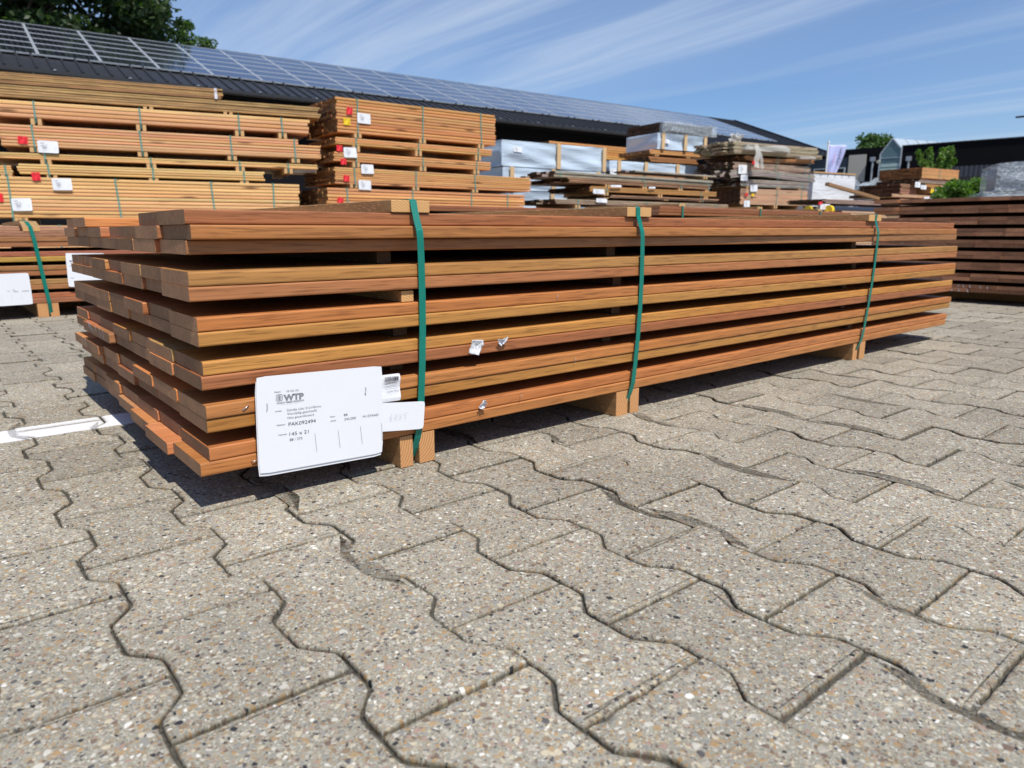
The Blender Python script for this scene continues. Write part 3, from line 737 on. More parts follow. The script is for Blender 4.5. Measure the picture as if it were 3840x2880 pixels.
PACKS = [
 {'n': 'A1b', 'o': (0.449, 8.266, 1.763), 'a': 103, 'L': 3.347, 'h': 0.128, 'nl': 5, 'nc': 7, 'st': 'old', 'd': 1.0, 'straps': [], 'bear': [1.485, 2.312], 'bh': 0.036, 'lb': []},
 {'n': 'A1a', 'o': (0.466, 8.262, 1.896), 'a': 103, 'L': 2.214, 'h': 0.112, 'nl': 6, 'nc': 7, 'st': 'old', 'd': 1.0, 'straps': [2.178], 'bear': [], 'bh': 0, 'lb': [], 'ss': 'white'},
 {'n': 'A2', 'o': (0.426, 8.271, 1.575), 'a': 103, 'L': 3.248, 'h': 0.165, 'nl': 4, 'nc': 7, 'st': 'thick', 'd': 1.0, 'straps': [0.44, 1.42, 2.445, 2.93], 'bear': [0.44, 1.42, 2.445, 2.93], 'bh': 0.073, 'lb': []},
 {'n': 'A3', 'o': (0.526, 8.248, 1.285), 'a': 103, 'L': 3.258, 'h': 0.218, 'nl': 7, 'nc': 7, 'st': 'pine', 'd': 1.0, 'straps': [0.297, 1.305, 2.24, 2.962], 'bear': [0.297, 1.305, 2.24, 2.962], 'bh': 0.056, 'lb': [('card', 0.326, 0.066, 0.186, 0.123), ('red', 0.16, 0.103, 0.086, 0.079)]},
 {'n': 'A4', 'o': (0.374, 8.283, 1.162), 'a': 103, 'L': 3.374, 'h': 0.058, 'nl': 3, 'nc': 7, 'st': 'pine2', 'd': 1.0, 'straps': [0.534, 1.536, 2.475, 3.025], 'bear': [0.534, 1.536, 2.475, 3.025], 'bh': 0.061, 'lb': []},
 {'n': 'A5', 'o': (0.641, 8.222, 1.008), 'a': 103, 'L': 2.457, 'h': 0.105, 'nl': 4, 'nc': 7, 'st': 'pine2', 'd': 1.0, 'straps': [0.277, 1.271, 2.237], 'bear': [0.297, 1.271, 2.237], 'bh': 0.059, 'lb': [('card', 0.292, -0.039, 0.181, 0.123), ('red', 0.116, 0.017, 0.077, 0.086)]},
 {'n': 'A5l', 'o': (0.354, 8.288, 0.996), 'a': 103, 'L': 0.242, 'h': 0.093, 'nl': 4, 'nc': 7, 'st': 'pine2', 'd': 1.0, 'straps': [0.189], 'bear': [0.189], 'bh': 0.042, 'lb': []},
 {'n': 'A6', 'o': (0.299, 8.301, 0.559), 'a': 103, 'L': 3.213, 'h': 0.423, 'nl': 11, 'nc': 7, 'st': 'pine2', 'd': 1.0, 'straps': [0.255, 1.261, 2.237, 2.902], 'bear': [0.309, 1.261, 2.237, 2.902], 'bh': 0.068, 'lb': [('card', 0.257, 0.196, 0.179, 0.129), ('red', 0.156, 0.245, 0.037, 0.088)]},
 {'n': 'A7', 'o': (0.237, 8.315, 0.07), 'a': 103, 'L': 2.546, 'h': 0.414, 'nl': 10, 'nc': 7, 'st': 'pine2', 'd': 1.0, 'straps': [0.717, 1.961], 'bear': [], 'bh': 0, 'lb': []},
 {'n': 'B1', 'o': (3.894, 7.395, 1.609), 'a': 92, 'L': 2.393, 'h': 0.411, 'nl': 11, 'nc': 7, 'st': 'orange', 'd': 1.0, 'straps': [0.266, 1.198, 2.145], 'bear': [0.266, 1.198, 2.145], 'bh': 0.053, 'lb': [('red', 0.125, 0.298, 0.08, 0.082), ('yellow', 0.076, 0.17, 0.091, 0.082), ('card', 0.262, 0.245, 0.179, 0.121)]},
 {'n': 'B2', 'o': (3.851, 7.396, 1.469), 'a': 92, 'L': 2.363, 'h': 0.081, 'nl': 4, 'nc': 7, 'st': 'orange2', 'd': 1.0, 'straps': [0.279, 1.173, 2.133], 'bear': [0.279, 1.173, 2.133], 'bh': 0.082, 'lb': [('red', 0.01, -0.016, 0.08, 0.072), ('card', 0.099, -0.038, 0.172, 0.12)]},
 {'n': 'B3', 'o': (3.833, 7.397, 1.264), 'a': 92, 'L': 2.37, 'h': 0.113, 'nl': 4, 'nc': 7, 'st': 'orange', 'd': 1.0, 'straps': [0.288, 1.254, 2.121], 'bear': [0.288, 1.254, 2.121], 'bh': 0.063, 'lb': [('red', 0.072, 0.031, 0.077, 0.071), ('card', 0.343, -0.023, 0.171, 0.113)]},
 {'n': 'B4', 'o': (3.825, 7.397, 0.995), 'a': 92, 'L': 3.1, 'h': 0.2, 'nl': 8, 'nc': 7, 'st': 'orange2', 'd': 1.0, 'straps': [0.27, 1.145, 2.103], 'bear': [0.251, 1.145, 2.103], 'bh': 0.045, 'lb': [('red', 0.109, 0.107, 0.081, 0.076), ('card', 0.309, 0.054, 0.171, 0.116)]},
 {'n': 'B5', 'o': (3.717, 7.401, 0.634), 'a': 92, 'L': 3.098, 'h': 0.313, 'nl': 8, 'nc': 7, 'st': 'orange2', 'd': 1.0, 'straps': [0.271, 1.205, 2.142, 2.784], 'bear': [0.271, 1.205, 2.142], 'bh': 0.058, 'lb': [('red', 0.124, 0.198, 0.081, 0.078), ('card', 0.272, 0.138, 0.173, 0.113)]},
 {'n': 'B6', 'o': (3.689, 7.402, 0.07), 'a': 92, 'L': 2.79, 'h': 0.5, 'nl': 12, 'nc': 7, 'st': 'orange', 'd': 1.0, 'straps': [0.614, 1.85], 'bear': [], 'bh': 0, 'lb': []},
 {'n': 'C1', 'o': (7.827, 9.106, 1.542), 'a': 95, 'L': 2.408, 'h': 0.436, 'nl': 0, 'nc': 0, 'st': 'wrap', 'd': 1.0, 'straps': [1.238, 2.347], 'bear': [], 'bh': 0, 'lb': [('card', 0.233, 0.333, 0.184, 0.087)], 'bat': 1},
 {'n': 'C2', 'o': (7.847, 9.104, 1.137), 'a': 95, 'L': 2.405, 'h': 0.389, 'nl': 0, 'nc': 0, 'st': 'wrap', 'd': 1.0, 'straps': [0.177, 1.1, 2.193], 'bear': [], 'bh': 0, 'lb': [('card', 0.171, 0.26, 0.097, 0.123)], 'bat': 1},
 {'n': 'C3', 'o': (7.817, 9.106, 0.729), 'a': 95, 'L': 2.068, 'h': 0.393, 'nl': 0, 'nc': 0, 'st': 'wrap', 'd': 1.0, 'straps': [1.111], 'bear': [], 'bh': 0, 'lb': [], 'bat': 1},
 {'n': 'C4', 'o': (7.871, 9.102, 0.08), 'a': 95, 'L': 2.036, 'h': 0.622, 'nl': 0, 'nc': 0, 'st': 'wrap', 'd': 1.0, 'straps': [0.352, 1.067], 'bear': [], 'bh': 0, 'lb': [], 'bat': 1},
 {'n': 'D1', 'o': (10.706, 11.032, 2.049), 'a': 95, 'L': 2.74, 'h': 0.306, 'nl': 6, 'nc': 7, 'st': 'amber', 'd': 1.0, 'straps': [2.548], 'bear': [], 'bh': 0, 'lb': []},
 {'n': 'D2', 'o': (10.715, 11.031, 1.384), 'a': 95, 'L': 2.76, 'h': 0.621, 'nl': 6, 'nc': 7, 'st': 'amber', 'd': 1.0, 'straps': [], 'bear': [], 'bh': 0, 'lb': []},
 {'n': 'D3', 'o': (10.738, 11.029, 0.1), 'a': 95, 'L': 2.804, 'h': 1.255, 'nl': 12, 'nc': 7, 'st': 'amber', 'd': 1.0, 'straps': [], 'bear': [], 'bh': 0, 'lb': []},
 {'n': 'E1', 'o': (12.031, 9.089, 2.456), 'a': 98, 'L': 1.553, 'h': 0.189, 'nl': 6, 'nc': 7, 'st': 'blackfilm', 'd': 1.0, 'straps': [], 'bear': [], 'bh': 0, 'lb': []},
 {'n': 'E2', 'o': (11.999, 9.094, 2.108), 'a': 98, 'L': 1.348, 'h': 0.323, 'nl': 0, 'nc': 0, 'st': 'wrap', 'd': 1.0, 'straps': [0.125, 0.767, 1.356], 'bear': [], 'bh': 0, 'lb': [('card', 0.156, 0.205, 0.148, 0.081)], 'bat': 1},
 {'n': 'E3', 'o': (11.792, 9.123, 2.001), 'a': 98, 'L': 1.837, 'h': 0.085, 'nl': 3, 'nc': 7, 'st': 'orange', 'd': 1.0, 'straps': [], 'bear': [0.212, 1.117], 'bh': 0.042, 'lb': []},
 {'n': 'E3b', 'o': (11.8, 9.122, 1.847), 'a': 98, 'L': 1.376, 'h': 0.101, 'nl': 3, 'nc': 7, 'st': 'brownnew', 'd': 1.0, 'straps': [], 'bear': [], 'bh': 0, 'lb': []},
 {'n': 'E4', 'o': (10.744, 9.27, 1.615), 'a': 98, 'L': 2.484, 'h': 0.201, 'nl': 0, 'nc': 0, 'st': 'wrap', 'd': 1.0, 'straps': [0.224, 0.945, 1.842, 2.508], 'bear': [], 'bh': 0, 'lb': [('card', 0.001, 0.048, 0.163, 0.117)], 'bat': 1},
 {'n': 'E5', 'o': (10.917, 9.246, 0.1), 'a': 98, 'L': 2.239, 'h': 1.493, 'nl': 16, 'nc': 7, 'st': 'brownnew', 'd': 1.0, 'straps': [], 'bear': [], 'bh': 0, 'lb': []},
 {'n': 'F1b', 'o': (8.794, 6.932, 1.353), 'a': 93, 'L': 2.067, 'h': 0.029, 'nl': 1, 'nc': 3, 'st': 'grey', 'd': 0.4, 'straps': [], 'bear': [1.818], 'bh': 0.041, 'lb': []},
 {'n': 'F1', 'o': (7.174, 7.017, 1.206), 'a': 93, 'L': 3.641, 'h': 0.091, 'nl': 2, 'nc': 5, 'st': 'grey', 'd': 0.7, 'straps': [0.092, 1.863, 3.495], 'bear': [], 'bh': 0, 'lb': []},
 {'n': 'F2', 'o': (7.446, 7.002, 1.14), 'a': 93, 'L': 3.291, 'h': 0.062, 'nl': 4, 'nc': 6, 'st': 'brown', 'd': 1.0, 'straps': [1.646, 2.528, 3.269], 'bear': [0.805, 1.646, 2.528, 3.232], 'bh': 0.043, 'lb': [('card', 0.836, -0.012, 0.236, 0.032), ('card', 1.701, -0.01, 0.161, 0.028)]},
 {'n': 'F3', 'o': (7.866, 6.98, 1.021), 'a': 93, 'L': 3.06, 'h': 0.079, 'nl': 4, 'nc': 7, 'st': 'amber2', 'd': 1.0, 'straps': [0.36, 2.643], 'bear': [0.36, 1.604, 2.788], 'bh': 0.056, 'lb': [('card', 0.047, 0.037, 0.24, 0.072)]},
 {'n': 'F4', 'o': (8.318, 6.957, 0.937), 'a': 93, 'L': 2.673, 'h': 0.041, 'nl': 2, 'nc': 7, 'st': 'brown', 'd': 1.0, 'straps': [2.238], 'bear': [-0.088, 1.304, 2.216], 'bh': 0.016, 'lb': [('card', -0.334, -0.019, 0.23, 0.062)]},
 {'n': 'F5', 'o': (7.195, 7.016, 0.819), 'a': 93, 'L': 4.103, 'h': 0.073, 'nl': 3, 'nc': 7, 'st': 'greybrown', 'd': 1.0, 'straps': [0.44, 1.947, 3.723], 'bear': [0.44, 1.947, 3.723], 'bh': 0.058, 'lb': [('card', 0.334, -0.09, 0.099, 0.046)]},
 {'n': 'F6', 'o': (7.027, 7.024, 0.1), 'a': 93, 'L': 4.08, 'h': 0.65, 'nl': 14, 'nc': 7, 'st': 'brown', 'd': 1.0, 'straps': [], 'bear': [], 'bh': 0, 'lb': []},
 {'n': 'G0', 'o': (12.778, 7.765, 2.06), 'a': 100, 'L': 2.557, 'h': 0.138, 'nl': 5, 'nc': 7, 'st': 'oldfilm', 'd': 1.0, 'straps': [], 'bear': [], 'bh': 0, 'lb': []},
 {'n': 'G0b', 'o': (12.787, 7.763, 1.967), 'a': 100, 'L': 2.689, 'h': 0.087, 'nl': 3, 'nc': 7, 'st': 'oldfilm', 'd': 1.0, 'straps': [], 'bear': [], 'bh': 0, 'lb': []},
 {'n': 'G1', 'o': (13.102, 7.708, 1.863), 'a': 100, 'L': 2.115, 'h': 0.083, 'nl': 4, 'nc': 7, 'st': 'brownnew', 'd': 1.0, 'straps': [0.98, 2.002], 'bear': [0.98], 'bh': 0.042, 'lb': [('card', -0.196, -0.119, 0.246, 0.177), ('red', 0.182, -0.029, 0.1, 0.064)], 'sag': -0.03},
 {'n': 'G2', 'o': (12.813, 7.759, 1.662), 'a': 100, 'L': 2.318, 'h': 0.135, 'nl': 6, 'nc': 7, 'st': 'greybrown', 'd': 1.0, 'straps': [1.227, 2.145], 'bear': [], 'bh': 0, 'lb': []},
 {'n': 'G3', 'o': (12.711, 7.777, 1.475), 'a': 100, 'L': 2.585, 'h': 0.156, 'nl': 6, 'nc': 7, 'st': 'grey2', 'd': 1.0, 'straps': [1.408, 2.402], 'bear': [], 'bh': 0, 'lb': [('card', 0.285, 0.08, 0.196, 0.119)], 'sag': 0.05},
 {'n': 'G4', 'o': (13.046, 7.718, 1.327), 'a': 100, 'L': 2.076, 'h': 0.143, 'nl': 6, 'nc': 7, 'st': 'grey2', 'd': 1.0, 'straps': [1.851], 'bear': [0.217, 1.128, 1.817], 'bh': 0.037, 'lb': [('card', 0.24, 0.029, 0.209, 0.133)]},
 {'n': 'G5', 'o': (13.049, 7.717, 0.964), 'a': 100, 'L': 2.058, 'h': 0.32, 'nl': 12, 'nc': 7, 'st': 'pinkish', 'd': 1.0, 'straps': [0.241, 1.075, 1.867], 'bear': [0.241, 1.075, 1.867], 'bh': 0.075, 'lb': [('red', 0.097, 0.23, 0.091, 0.057), ('yellow', 0.286, 0.218, 0.084, 0.052), ('card', 0.081, 0.075, 0.168, 0.131)]},
 {'n': 'G6', 'o': (13.049, 7.717, 0.1), 'a': 100, 'L': 2.46, 'h': 0.776, 'nl': 12, 'nc': 7, 'st': 'brown', 'd': 1.0, 'straps': [], 'bear': [], 'bh': 0, 'lb': []},
 {'n': 'H1', 'o': (17.056, 8.522, 1.517), 'a': 100, 'L': 1.184, 'h': 0.064, 'nl': 2, 'nc': 6, 'st': 'greybrown', 'd': 1.0, 'straps': [], 'bear': [0.194, 1.006], 'bh': 0.128, 'lb': []},
 {'n': 'H2', 'o': (16.998, 8.533, 1.2), 'a': 100, 'L': 1.26, 'h': 0.18, 'nl': 6, 'nc': 6, 'st': 'amber2', 'd': 1.0, 'straps': [], 'bear': [], 'bh': 0, 'lb': []},
 {'n': 'H3', 'o': (17.104, 8.514, 0.1), 'a': 100, 'L': 1.559, 'h': 1.078, 'nl': 10, 'nc': 6, 'st': 'amber2', 'd': 1.0, 'straps': [], 'bear': [], 'bh': 0, 'lb': []},
 {'n': 'T1', 'o': (8.023, 3.279, 0.732), 'a': 95, 'L': 1.197, 'h': 0.054, 'nl': 4, 'nc': 5, 'st': 'greypink', 'd': 0.5, 'straps': [], 'bear': [], 'bh': 0, 'lb': [('card', -0.126, -0.008, 0.197, 0.062), ('red', -0.167, 0.017, 0.09, 0.034)]},
 {'n': 'J1', 'o': (17.168, 5.865, 1.567), 'a': 97, 'L': 1.574, 'h': 0.236, 'nl': 10, 'nc': 7, 'st': 'orangebrown', 'd': 1.0, 'straps': [0.737], 'bear': [], 'bh': 0, 'lb': []},
 {'n': 'J2', 'o': (17.083, 5.875, 1.462), 'a': 97, 'L': 1.732, 'h': 0.079, 'nl': 4, 'nc': 7, 'st': 'greypink', 'd': 1.0, 'straps': [1.281], 'bear': [], 'bh': 0, 'lb': [('card', -0.191, 0.018, 0.209, 0.117), ('card', 0.055, -0.042, 0.228, 0.09)]},
 {'n': 'J3', 'o': (17.348, 5.843, 1.39), 'a': 97, 'L': 1.879, 'h': 0.057, 'nl': 3, 'nc': 7, 'st': 'amber2', 'd': 1.0, 'straps': [], 'bear': [0.349, 1.037, 1.634], 'bh': 0.126, 'lb': [('yellow', 0.212, -0.041, 0.144, 0.089), ('card', 0.394, -0.057, 0.24, 0.098)]},
 {'n': 'J4', 'o': (16.105, 5.995, 1.14), 'a': 97, 'L': 2.882, 'h': 0.066, 'nl': 3, 'nc': 7, 'st': 'pinkish', 'd': 1.0, 'straps': [], 'bear': [], 'bh': 0, 'lb': [('card', 1.225, 0.03, 0.232, 0.093), ('card', 1.493, 0.077, 0.225, 0.093)]},
 {'n': 'J6', 'o': (16.449, 5.953, 0.1), 'a': 97, 'L': 2.693, 'h': 1.019, 'nl': 10, 'nc': 7, 'st': 'brown', 'd': 1.0, 'straps': [], 'bear': [], 'bh': 0, 'lb': []},
 {'n': 'J5', 'o': (16.734, 6.093, 1.15), 'a': 97, 'L': 0.668, 'h': 0.295, 'nl': 7, 'nc': 7, 'st': 'brown', 'd': 1.0, 'straps': [], 'bear': [], 'bh': 0, 'lb': []},
 {'n': 'J7', 'o': (17.041, 6.055, 0.1), 'a': 97, 'L': 0.562, 'h': 1.016, 'nl': 8, 'nc': 7, 'st': 'brown', 'd': 1.0, 'straps': [], 'bear': [], 'bh': 0, 'lb': []},
]
# ------------------------------------------------------------------ packs further back
LAB = {
 'A1b': 'lower half of the weathered olive brown plank pack on top of the tall left stack',
 'A1a': 'weathered olive brown plank pack with white strap, topmost of the left stack',
 'A2': 'four thick salmon and yellow planks just under the weathered packs of the left stack',
 'A3': 'seven board pine pack with red sticker and white card, third level of the left stack',
 'A4': 'thin three board pine pack without card, between two carded packs of the left stack',
 'A5': 'short four board yellow pine pack with red sticker and white card in the left stack',
 'A5l': 'cut off yellow pine pack end at the left picture edge beside the short carded pack',
 'A6': 'tall knotty yellow pine pack with white card, lowest carded pack of the left stack',
 'A7': 'yellow pine pack at the very bottom of the left stack, behind the low hardwood pack',
 'B1': 'tall orange pine pack with red and yellow stickers, topmost of the middle stack',
 'B2': 'thin yellowish pack with card overlapping its red sticker, second in the middle stack',
 'B3': 'thin orange pack with crumpled red sticker, third from top of the middle stack',
 'B4': 'eight board orange pack reaching further right than those above it in the middle stack',
 'B5': 'lowest carded orange pack of the middle stack, just above the front pack',
 'B6': 'orange pack at the foot of the middle stack, hidden behind the front pack',
 'C1': 'large pale blue wrapped pack with two pale battens, top of the wrapped stack',
 'C2': 'pale blue wrapped pack with sagging folds, second of the wrapped stack',
 'C3': 'pale blue wrapped pack, third of the wrapped stack behind the grey boards',
 'C4': 'pale blue wrapped pack at the foot of the wrapped stack',
 'D1': 'smooth amber timber pack under the dark eaves, right of the big wrapped pack',
 'D2': 'amber timber pack below the smooth amber pack, mostly behind the wrapped packs',
 'D3': 'amber timber pack at the foot of the amber stack',
 'E1': 'black boards under clear film on top of the distant wrapped stack',
 'E2': 'pale blue wrapped pack with three golden battens below the black boards',
 'E3': 'thin orange board pack under the golden battened wrapped pack',
 'E3b': 'dark brown board pack set in shade below the thin orange pack',
 'E4': 'long low pale blue wrapped pack with four battens below the brown boards',
 'E5': 'brown timber pack carrying the long low wrapped pack',
 'F1b': 'single long grey board lying above the grey weathered beams',
 'F1': 'thick grey weathered beams, upper level of the low grey pile',
 'F2': 'brown slats with slack green straps under the grey beams',
 'F3': 'golden brown boards with a curled white card at their left end',
 'F4': 'thin pair of brown boards below the golden brown boards',
 'F5': 'long pale brown pack on grey blocks, lowest sunlit level of the low grey pile',
 'F6': 'brown timber pack at the foot of the low grey pile',
 'G0': 'old straw coloured boards under torn film, top of the dark weathered stack',
 'G0b': 'straw coloured boards just below the topmost filmed ones of the dark weathered stack',
 'G1': 'bowed orange brown slats with a round red sticker in the dark weathered stack',
 'G2': 'brown grey boards below the bowed orange slats',
 'G3': 'silver grey boards bent over a block, middle of the dark weathered stack',
 'G4': 'straight silver grey boards below the bent ones with a white card above them',
 'G5': 'pinkish twelve board pack with red and yellow stickers in the dark weathered stack',
 'G6': 'brown timber pack at the foot of the dark weathered stack',
 'H1': 'short grey brown boards on blocks right of the dark weathered stack',
 'H2': 'golden brown short pack under the grey brown boards on blocks',
 'H3': 'golden brown pack on the ground under the short packs right of the dark stack',
 'T1': 'greyish pink slats with white card and red sticker lying on the black tubes',
 'J1': 'tall orange brown slat pack, top of the far right stack before the little tree',
 'J2': 'thin greyish pink pack with two white cards under the orange brown slats',
 'J3': 'golden slats on blocks with a yellow sticker in the far right stack',
 'J4': 'light pinkish boards at the lower edge of the far right stack',
 'J5': 'small brown pack end left of the far right stack',
 'J6': 'brown timber pack carrying the far right stack',
 'J7': 'brown timber pack under the small brown pack end',
}
GRP = {'A': 'packs of the left pine stack', 'B': 'packs of the middle orange stack', 'C': 'pale blue wrapped packs', 'D': 'amber packs behind the wrapped ones', 'E': 'packs of the distant wrapped stack', 'F': 'packs of the low grey pile', 'G': 'packs of the dark weathered stack', 'H': 'short packs beside the dark stack', 'J': 'packs of the far right stack', 'T': 'boards on the tubes'}
def wrap_mesh(L, D, H, seed, amp=.02):
    """box draped in film: folds run diagonally between the battens"""
    rng = random.Random(seed); ph = [rng.uniform(0, 6) for _ in range(6)]
    V = []; F = []
    def disp(u, v, w, L_, H_):
        a = u * L_; b = v * H_
        s = math.sin((a * 4.0 + b * 9 + ph[0]) + 1.5 * math.sin(a * 1.3 + ph[1])) * .5
        s += .35 * math.sin(a * 2.2 - b * 15 + ph[2]) + .25 * math.sin(b * 28 + a * 5 + ph[3])
        e = min(1, min(u, 1 - u) * 12) * min(1, min(v, 1 - v) * 8)
        return amp * s * e
    def face(o, du, dv, n, nu, nv, lu, lv):
        base = len(V)
        for j in range(nv + 1):
            for i in range(nu + 1):
                u = i / nu; v = j / nv; d = disp(u, v, 0, lu, lv)
                V.append(o + du * u + dv * v + n * d)
        for j in range(nv):
            for i in range(nu):
                a = base + j * (nu + 1) + i; F.append((a, a + 1, a + nu + 2, a + nu + 1))
    X, Y, Z = Vector((1, 0, 0)), Vector((0, 1, 0)), Vector((0, 0, 1)); O = Vector((0, 0, 0))
    face(O, X * L, Z * H, -Y, max(24, int(L * 26)), 16, L, H)
    face(O + Y * D, X * L, Z * H, Y, 12, 6, L, H)
    face(O, Y * D, Z * H, -X, 20, 14, D, H)
    face(O + X * L, Y * D, Z * H, X, 12, 6, D, H)
    face(O + Z * H, X * L, Y * D, Z, 24, 10, L, D)
    face(O, X * L, Y * D, -Z, 2, 2, L, D)
    me = mesh('film', V, F, (M_wrap,), smooth=True)
    bm = bmesh.new(); bm.from_mesh(me); bmesh.ops.remove_doubles(bm, verts=bm.verts, dist=1e-4); bmesh.ops.recalc_face_normals(bm, faces=bm.faces); bm.to_mesh(me); bm.free()
    return me
CARDS = {}
def small_card(parent, x, z, w, h, kind, y=-.012, seed=0):
    rg = random.Random(seed)
    if kind == 'card':
        c = rg.uniform(.004, .014)
        o = link('label_card', card_mesh(w, h, .001, .004, curl=lambda u, v: c * v * u + .003 * math.sin(u * 5), nx=8, nz=5), parent, (x, y, z), (0, rg.uniform(-.04, .05), 0))
        p = Print(-.0125 - c * .6); W = w * 1000; H = h * 1000
        p.rect(W * .14, -H * .20, W * .33, -H * .25, 1)
        for k in range(3): p.rect(W * .22, -H * (.34 + .07 * k), W * rg.uniform(.42, .52), -H * (.36 + .07 * k), 1)
        p.rect(W * .24, -H * .58, W * .44, -H * .61, 0); p.rect(W * .24, -H * .68, W * .38, -H * .70, 1)
        p.rect(W * .80, -H * .56, W * .92, -H * .58, 1)
        p.build('print', o)
    else:
        o = link('sticker', card_mesh(w, h, .0006, .002, curl=lambda u, v: .004 * math.sin(u * 9 + v * 4), nx=6, nz=5, mat=M_red if kind == 'red' else M_yellow), parent, (x, y + .001, z), (0, rg.uniform(-.05, .08), 0))
        if w > .05:
            p = Print(-.006); W = w * 1000; H = h * 1000
            p.line([(W * .3, -H * .15), (W * .45, -H * .28), (W * .55, -H * .15), (W * .75, -H * .25)], 3, 0)
            p.line([(W * .2, -H * .75), (W * .3, -H * .9)], 3, 0); p.line([(W * .7, -H * .72), (W * .9, -H * .9)], 4, 0)
            p.build('print', o)
    return o
def far_strap(parent, x, h, d, th=.0012, w=.016, bh=0, mat=None, lean=0):
    m = MB(); y = -.010
    P = [(y, h + .001), (y + .004, h * .5), (y, .0), (.01, -min(bh, .05) - .002)]
    V = []; 
    for k, (yy, zz) in enumerate(P):
        xx = x + lean * zz
        V += [(xx - w / 2, yy, zz), (xx + w / 2, yy, zz), (xx + w / 2, yy + .0015, zz), (xx - w / 2, yy + .0015, zz)]
    F = []
    for k in range(len(P) - 1):
        a = k * 4; b = a + 4
        for q in range(4): F.append((a + q, a + (q + 1) % 4, b + (q + 1) % 4, b + q))
    m.add(V, F); m.box((x - w / 2, y, h + .0005), (x + w / 2, d + .01, h + .0022))
    m.build('strap', mat or M_strapfar, parent)
def make_pack(s):
    n = s['n']; a = s['a']; st = s['st']; L, h, nl, nc, d = s['L'], s['h'], s['nl'], s['nc'], s['d']
    rg = random.Random(n)
    root = empty('timber_pack' if st != 'wrap' else 'wrapped_pack', s['o'], R(90 - a))
    tag(root, LAB[n], 'timber pack' if st != 'wrap' else 'wrapped pack', GRP[n[0]])
    bw = d / max(nc, 1)
    if st == 'wrap':
        link('film', wrap_mesh(L, d, h, hash(n) % 100 if False else sum(map(ord, n)), .026), root)
        m = MB(); m.box((.05, .05, .0 - .001), (L - .05, d - .05, h * .98)); m.build('lumber', M_enddark, root)
        for x in s['straps']:
            m = MB(); m.box((0, 0, 0), (.085, .02, h + .01), bev=.002)
            m.build('batten', M_battenfar, root, (x - .04, -.045, -.005))
        for i, (k, x, z, w, hh) in enumerate(s['lb']): small_card(root, x, z, w, hh, k, y=-.03, seed=i + len(n))
        return root
    cols, lm, em = STY[st]
    pit = h / nl; t = pit * (.86 if st not in ('thick',) else .88); bev = min(.007, t * .22)
    sag = s.get('sag', 0)
    if st == 'brown' and h > .4 or st in ('pinkish',): bev = t * .2
    me = board_mesh(L, bw * .985, t, bev, 2, sag=sag, mats=(lm, em))
    ragged = st in ('grey', 'grey2', 'brown', 'greybrown', 'brownnew', 'old', 'oldfilm', 'greypink')
    for l in range(nl):
        rt_ = rg.uniform(-.0011, .0011); lc = rg.choice(cols); lx_ = rg.uniform(-.012, .012) * (3 if ragged else 1)
        for c in range(nc):
            col = tuple(v * rg.uniform(.92, 1.08) for v in lc)
            x = lx_ + rg.uniform(-.010, .010) + (rg.uniform(-.16, .05) if ragged and c > 0 and n[0] in 'FG' else 0)
            y = c * bw + rg.uniform(-.003, .003) * (2 if ragged else 1)
            if n == 'A3' and l in (5, 6): x -= .25
            o = link('board', me, root, (x, y, l * pit + (0 if not ragged else rg.uniform(0, pit * .04))), col=col)
            if not ragged: o.rotation_euler = (0, rt_, rg.uniform(-.001, .001))
            if ragged: o.rotation_euler = (rg.uniform(-.008, .008), 0, rg.uniform(-.003, .003))
    for x in s['straps']: far_strap(root, x, h, d, bh=s['bh'], mat=M_strapwhite if s.get('ss') == 'white' else None, w=.03 if s.get('ss') == 'white' else .016, lean=rg.uniform(-.06, .03))
    for x in s['bear']:
        bh = s['bh']
        for q in (-.048, .014):
            m = MB(); m.box((0, 0, 0), (.036, d - .02, bh - .001), bev=.002)
            m.build('bearer', M_bearerfar, root, (x + q, .004, -bh + .0005))
    if n.endswith(('7', '6')) or n in ('C4', 'D3', 'E5', 'H3'):
        for x in (.3, L / 2, L - .3):
            z0 = s['o'][2]; m = MB(); m.box((0, 0, 0), (.08, d - .02, z0 - .001), bev=.002); m.build('bearer', M_bearerfar, root, (x, .004, -z0 + .0005))
    for i, (k, x, z, w, hh) in enumerate(s['lb']): small_card(root, x, z, w, hh, k, y=-.013 if n[0] in 'AB' else -.03, seed=i * 3 + sum(map(ord, n)))
    return root
M_battenfar = plain('pale_batten', (.62, .42, .22), .7, var=.2, scale=20)
M_bearerfar = plain('pine_block', (.56, .33, .14), .75, var=.25, scale=25)
ROOT = {}
for s in PACKS: ROOT[s['n']] = make_pack(s)

# ---- hardwood packs near by
def hard_pack(name_label, origin, rz, zs, hb, cols, cmul, t=.021, bw=.145, L=2.75, hidden_cols=7, ends=M_seal, jitter=.01, group=None, seed=1):
    root = empty('timber_pack', origin, rz); tag(root, name_label, 'timber pack', group)
    me = board_mesh(L, bw - .0008, t - .0008, .0025, 2, mats=(M_hard, ends)); rg = random.Random(seed)
    for l, z in enumerate(zs):
        for c in range(hidden_cols):
            col = tuple(v * rg.uniform(.9, 1.1) * cmul for v in (cols[l % len(cols)] if c == 0 else rg.choice(HARD)))
            link('board', me, root, (rg.uniform(-jitter, jitter), c * bw + rg.uniform(-.002, .002), z), col=col)
    return root, rg
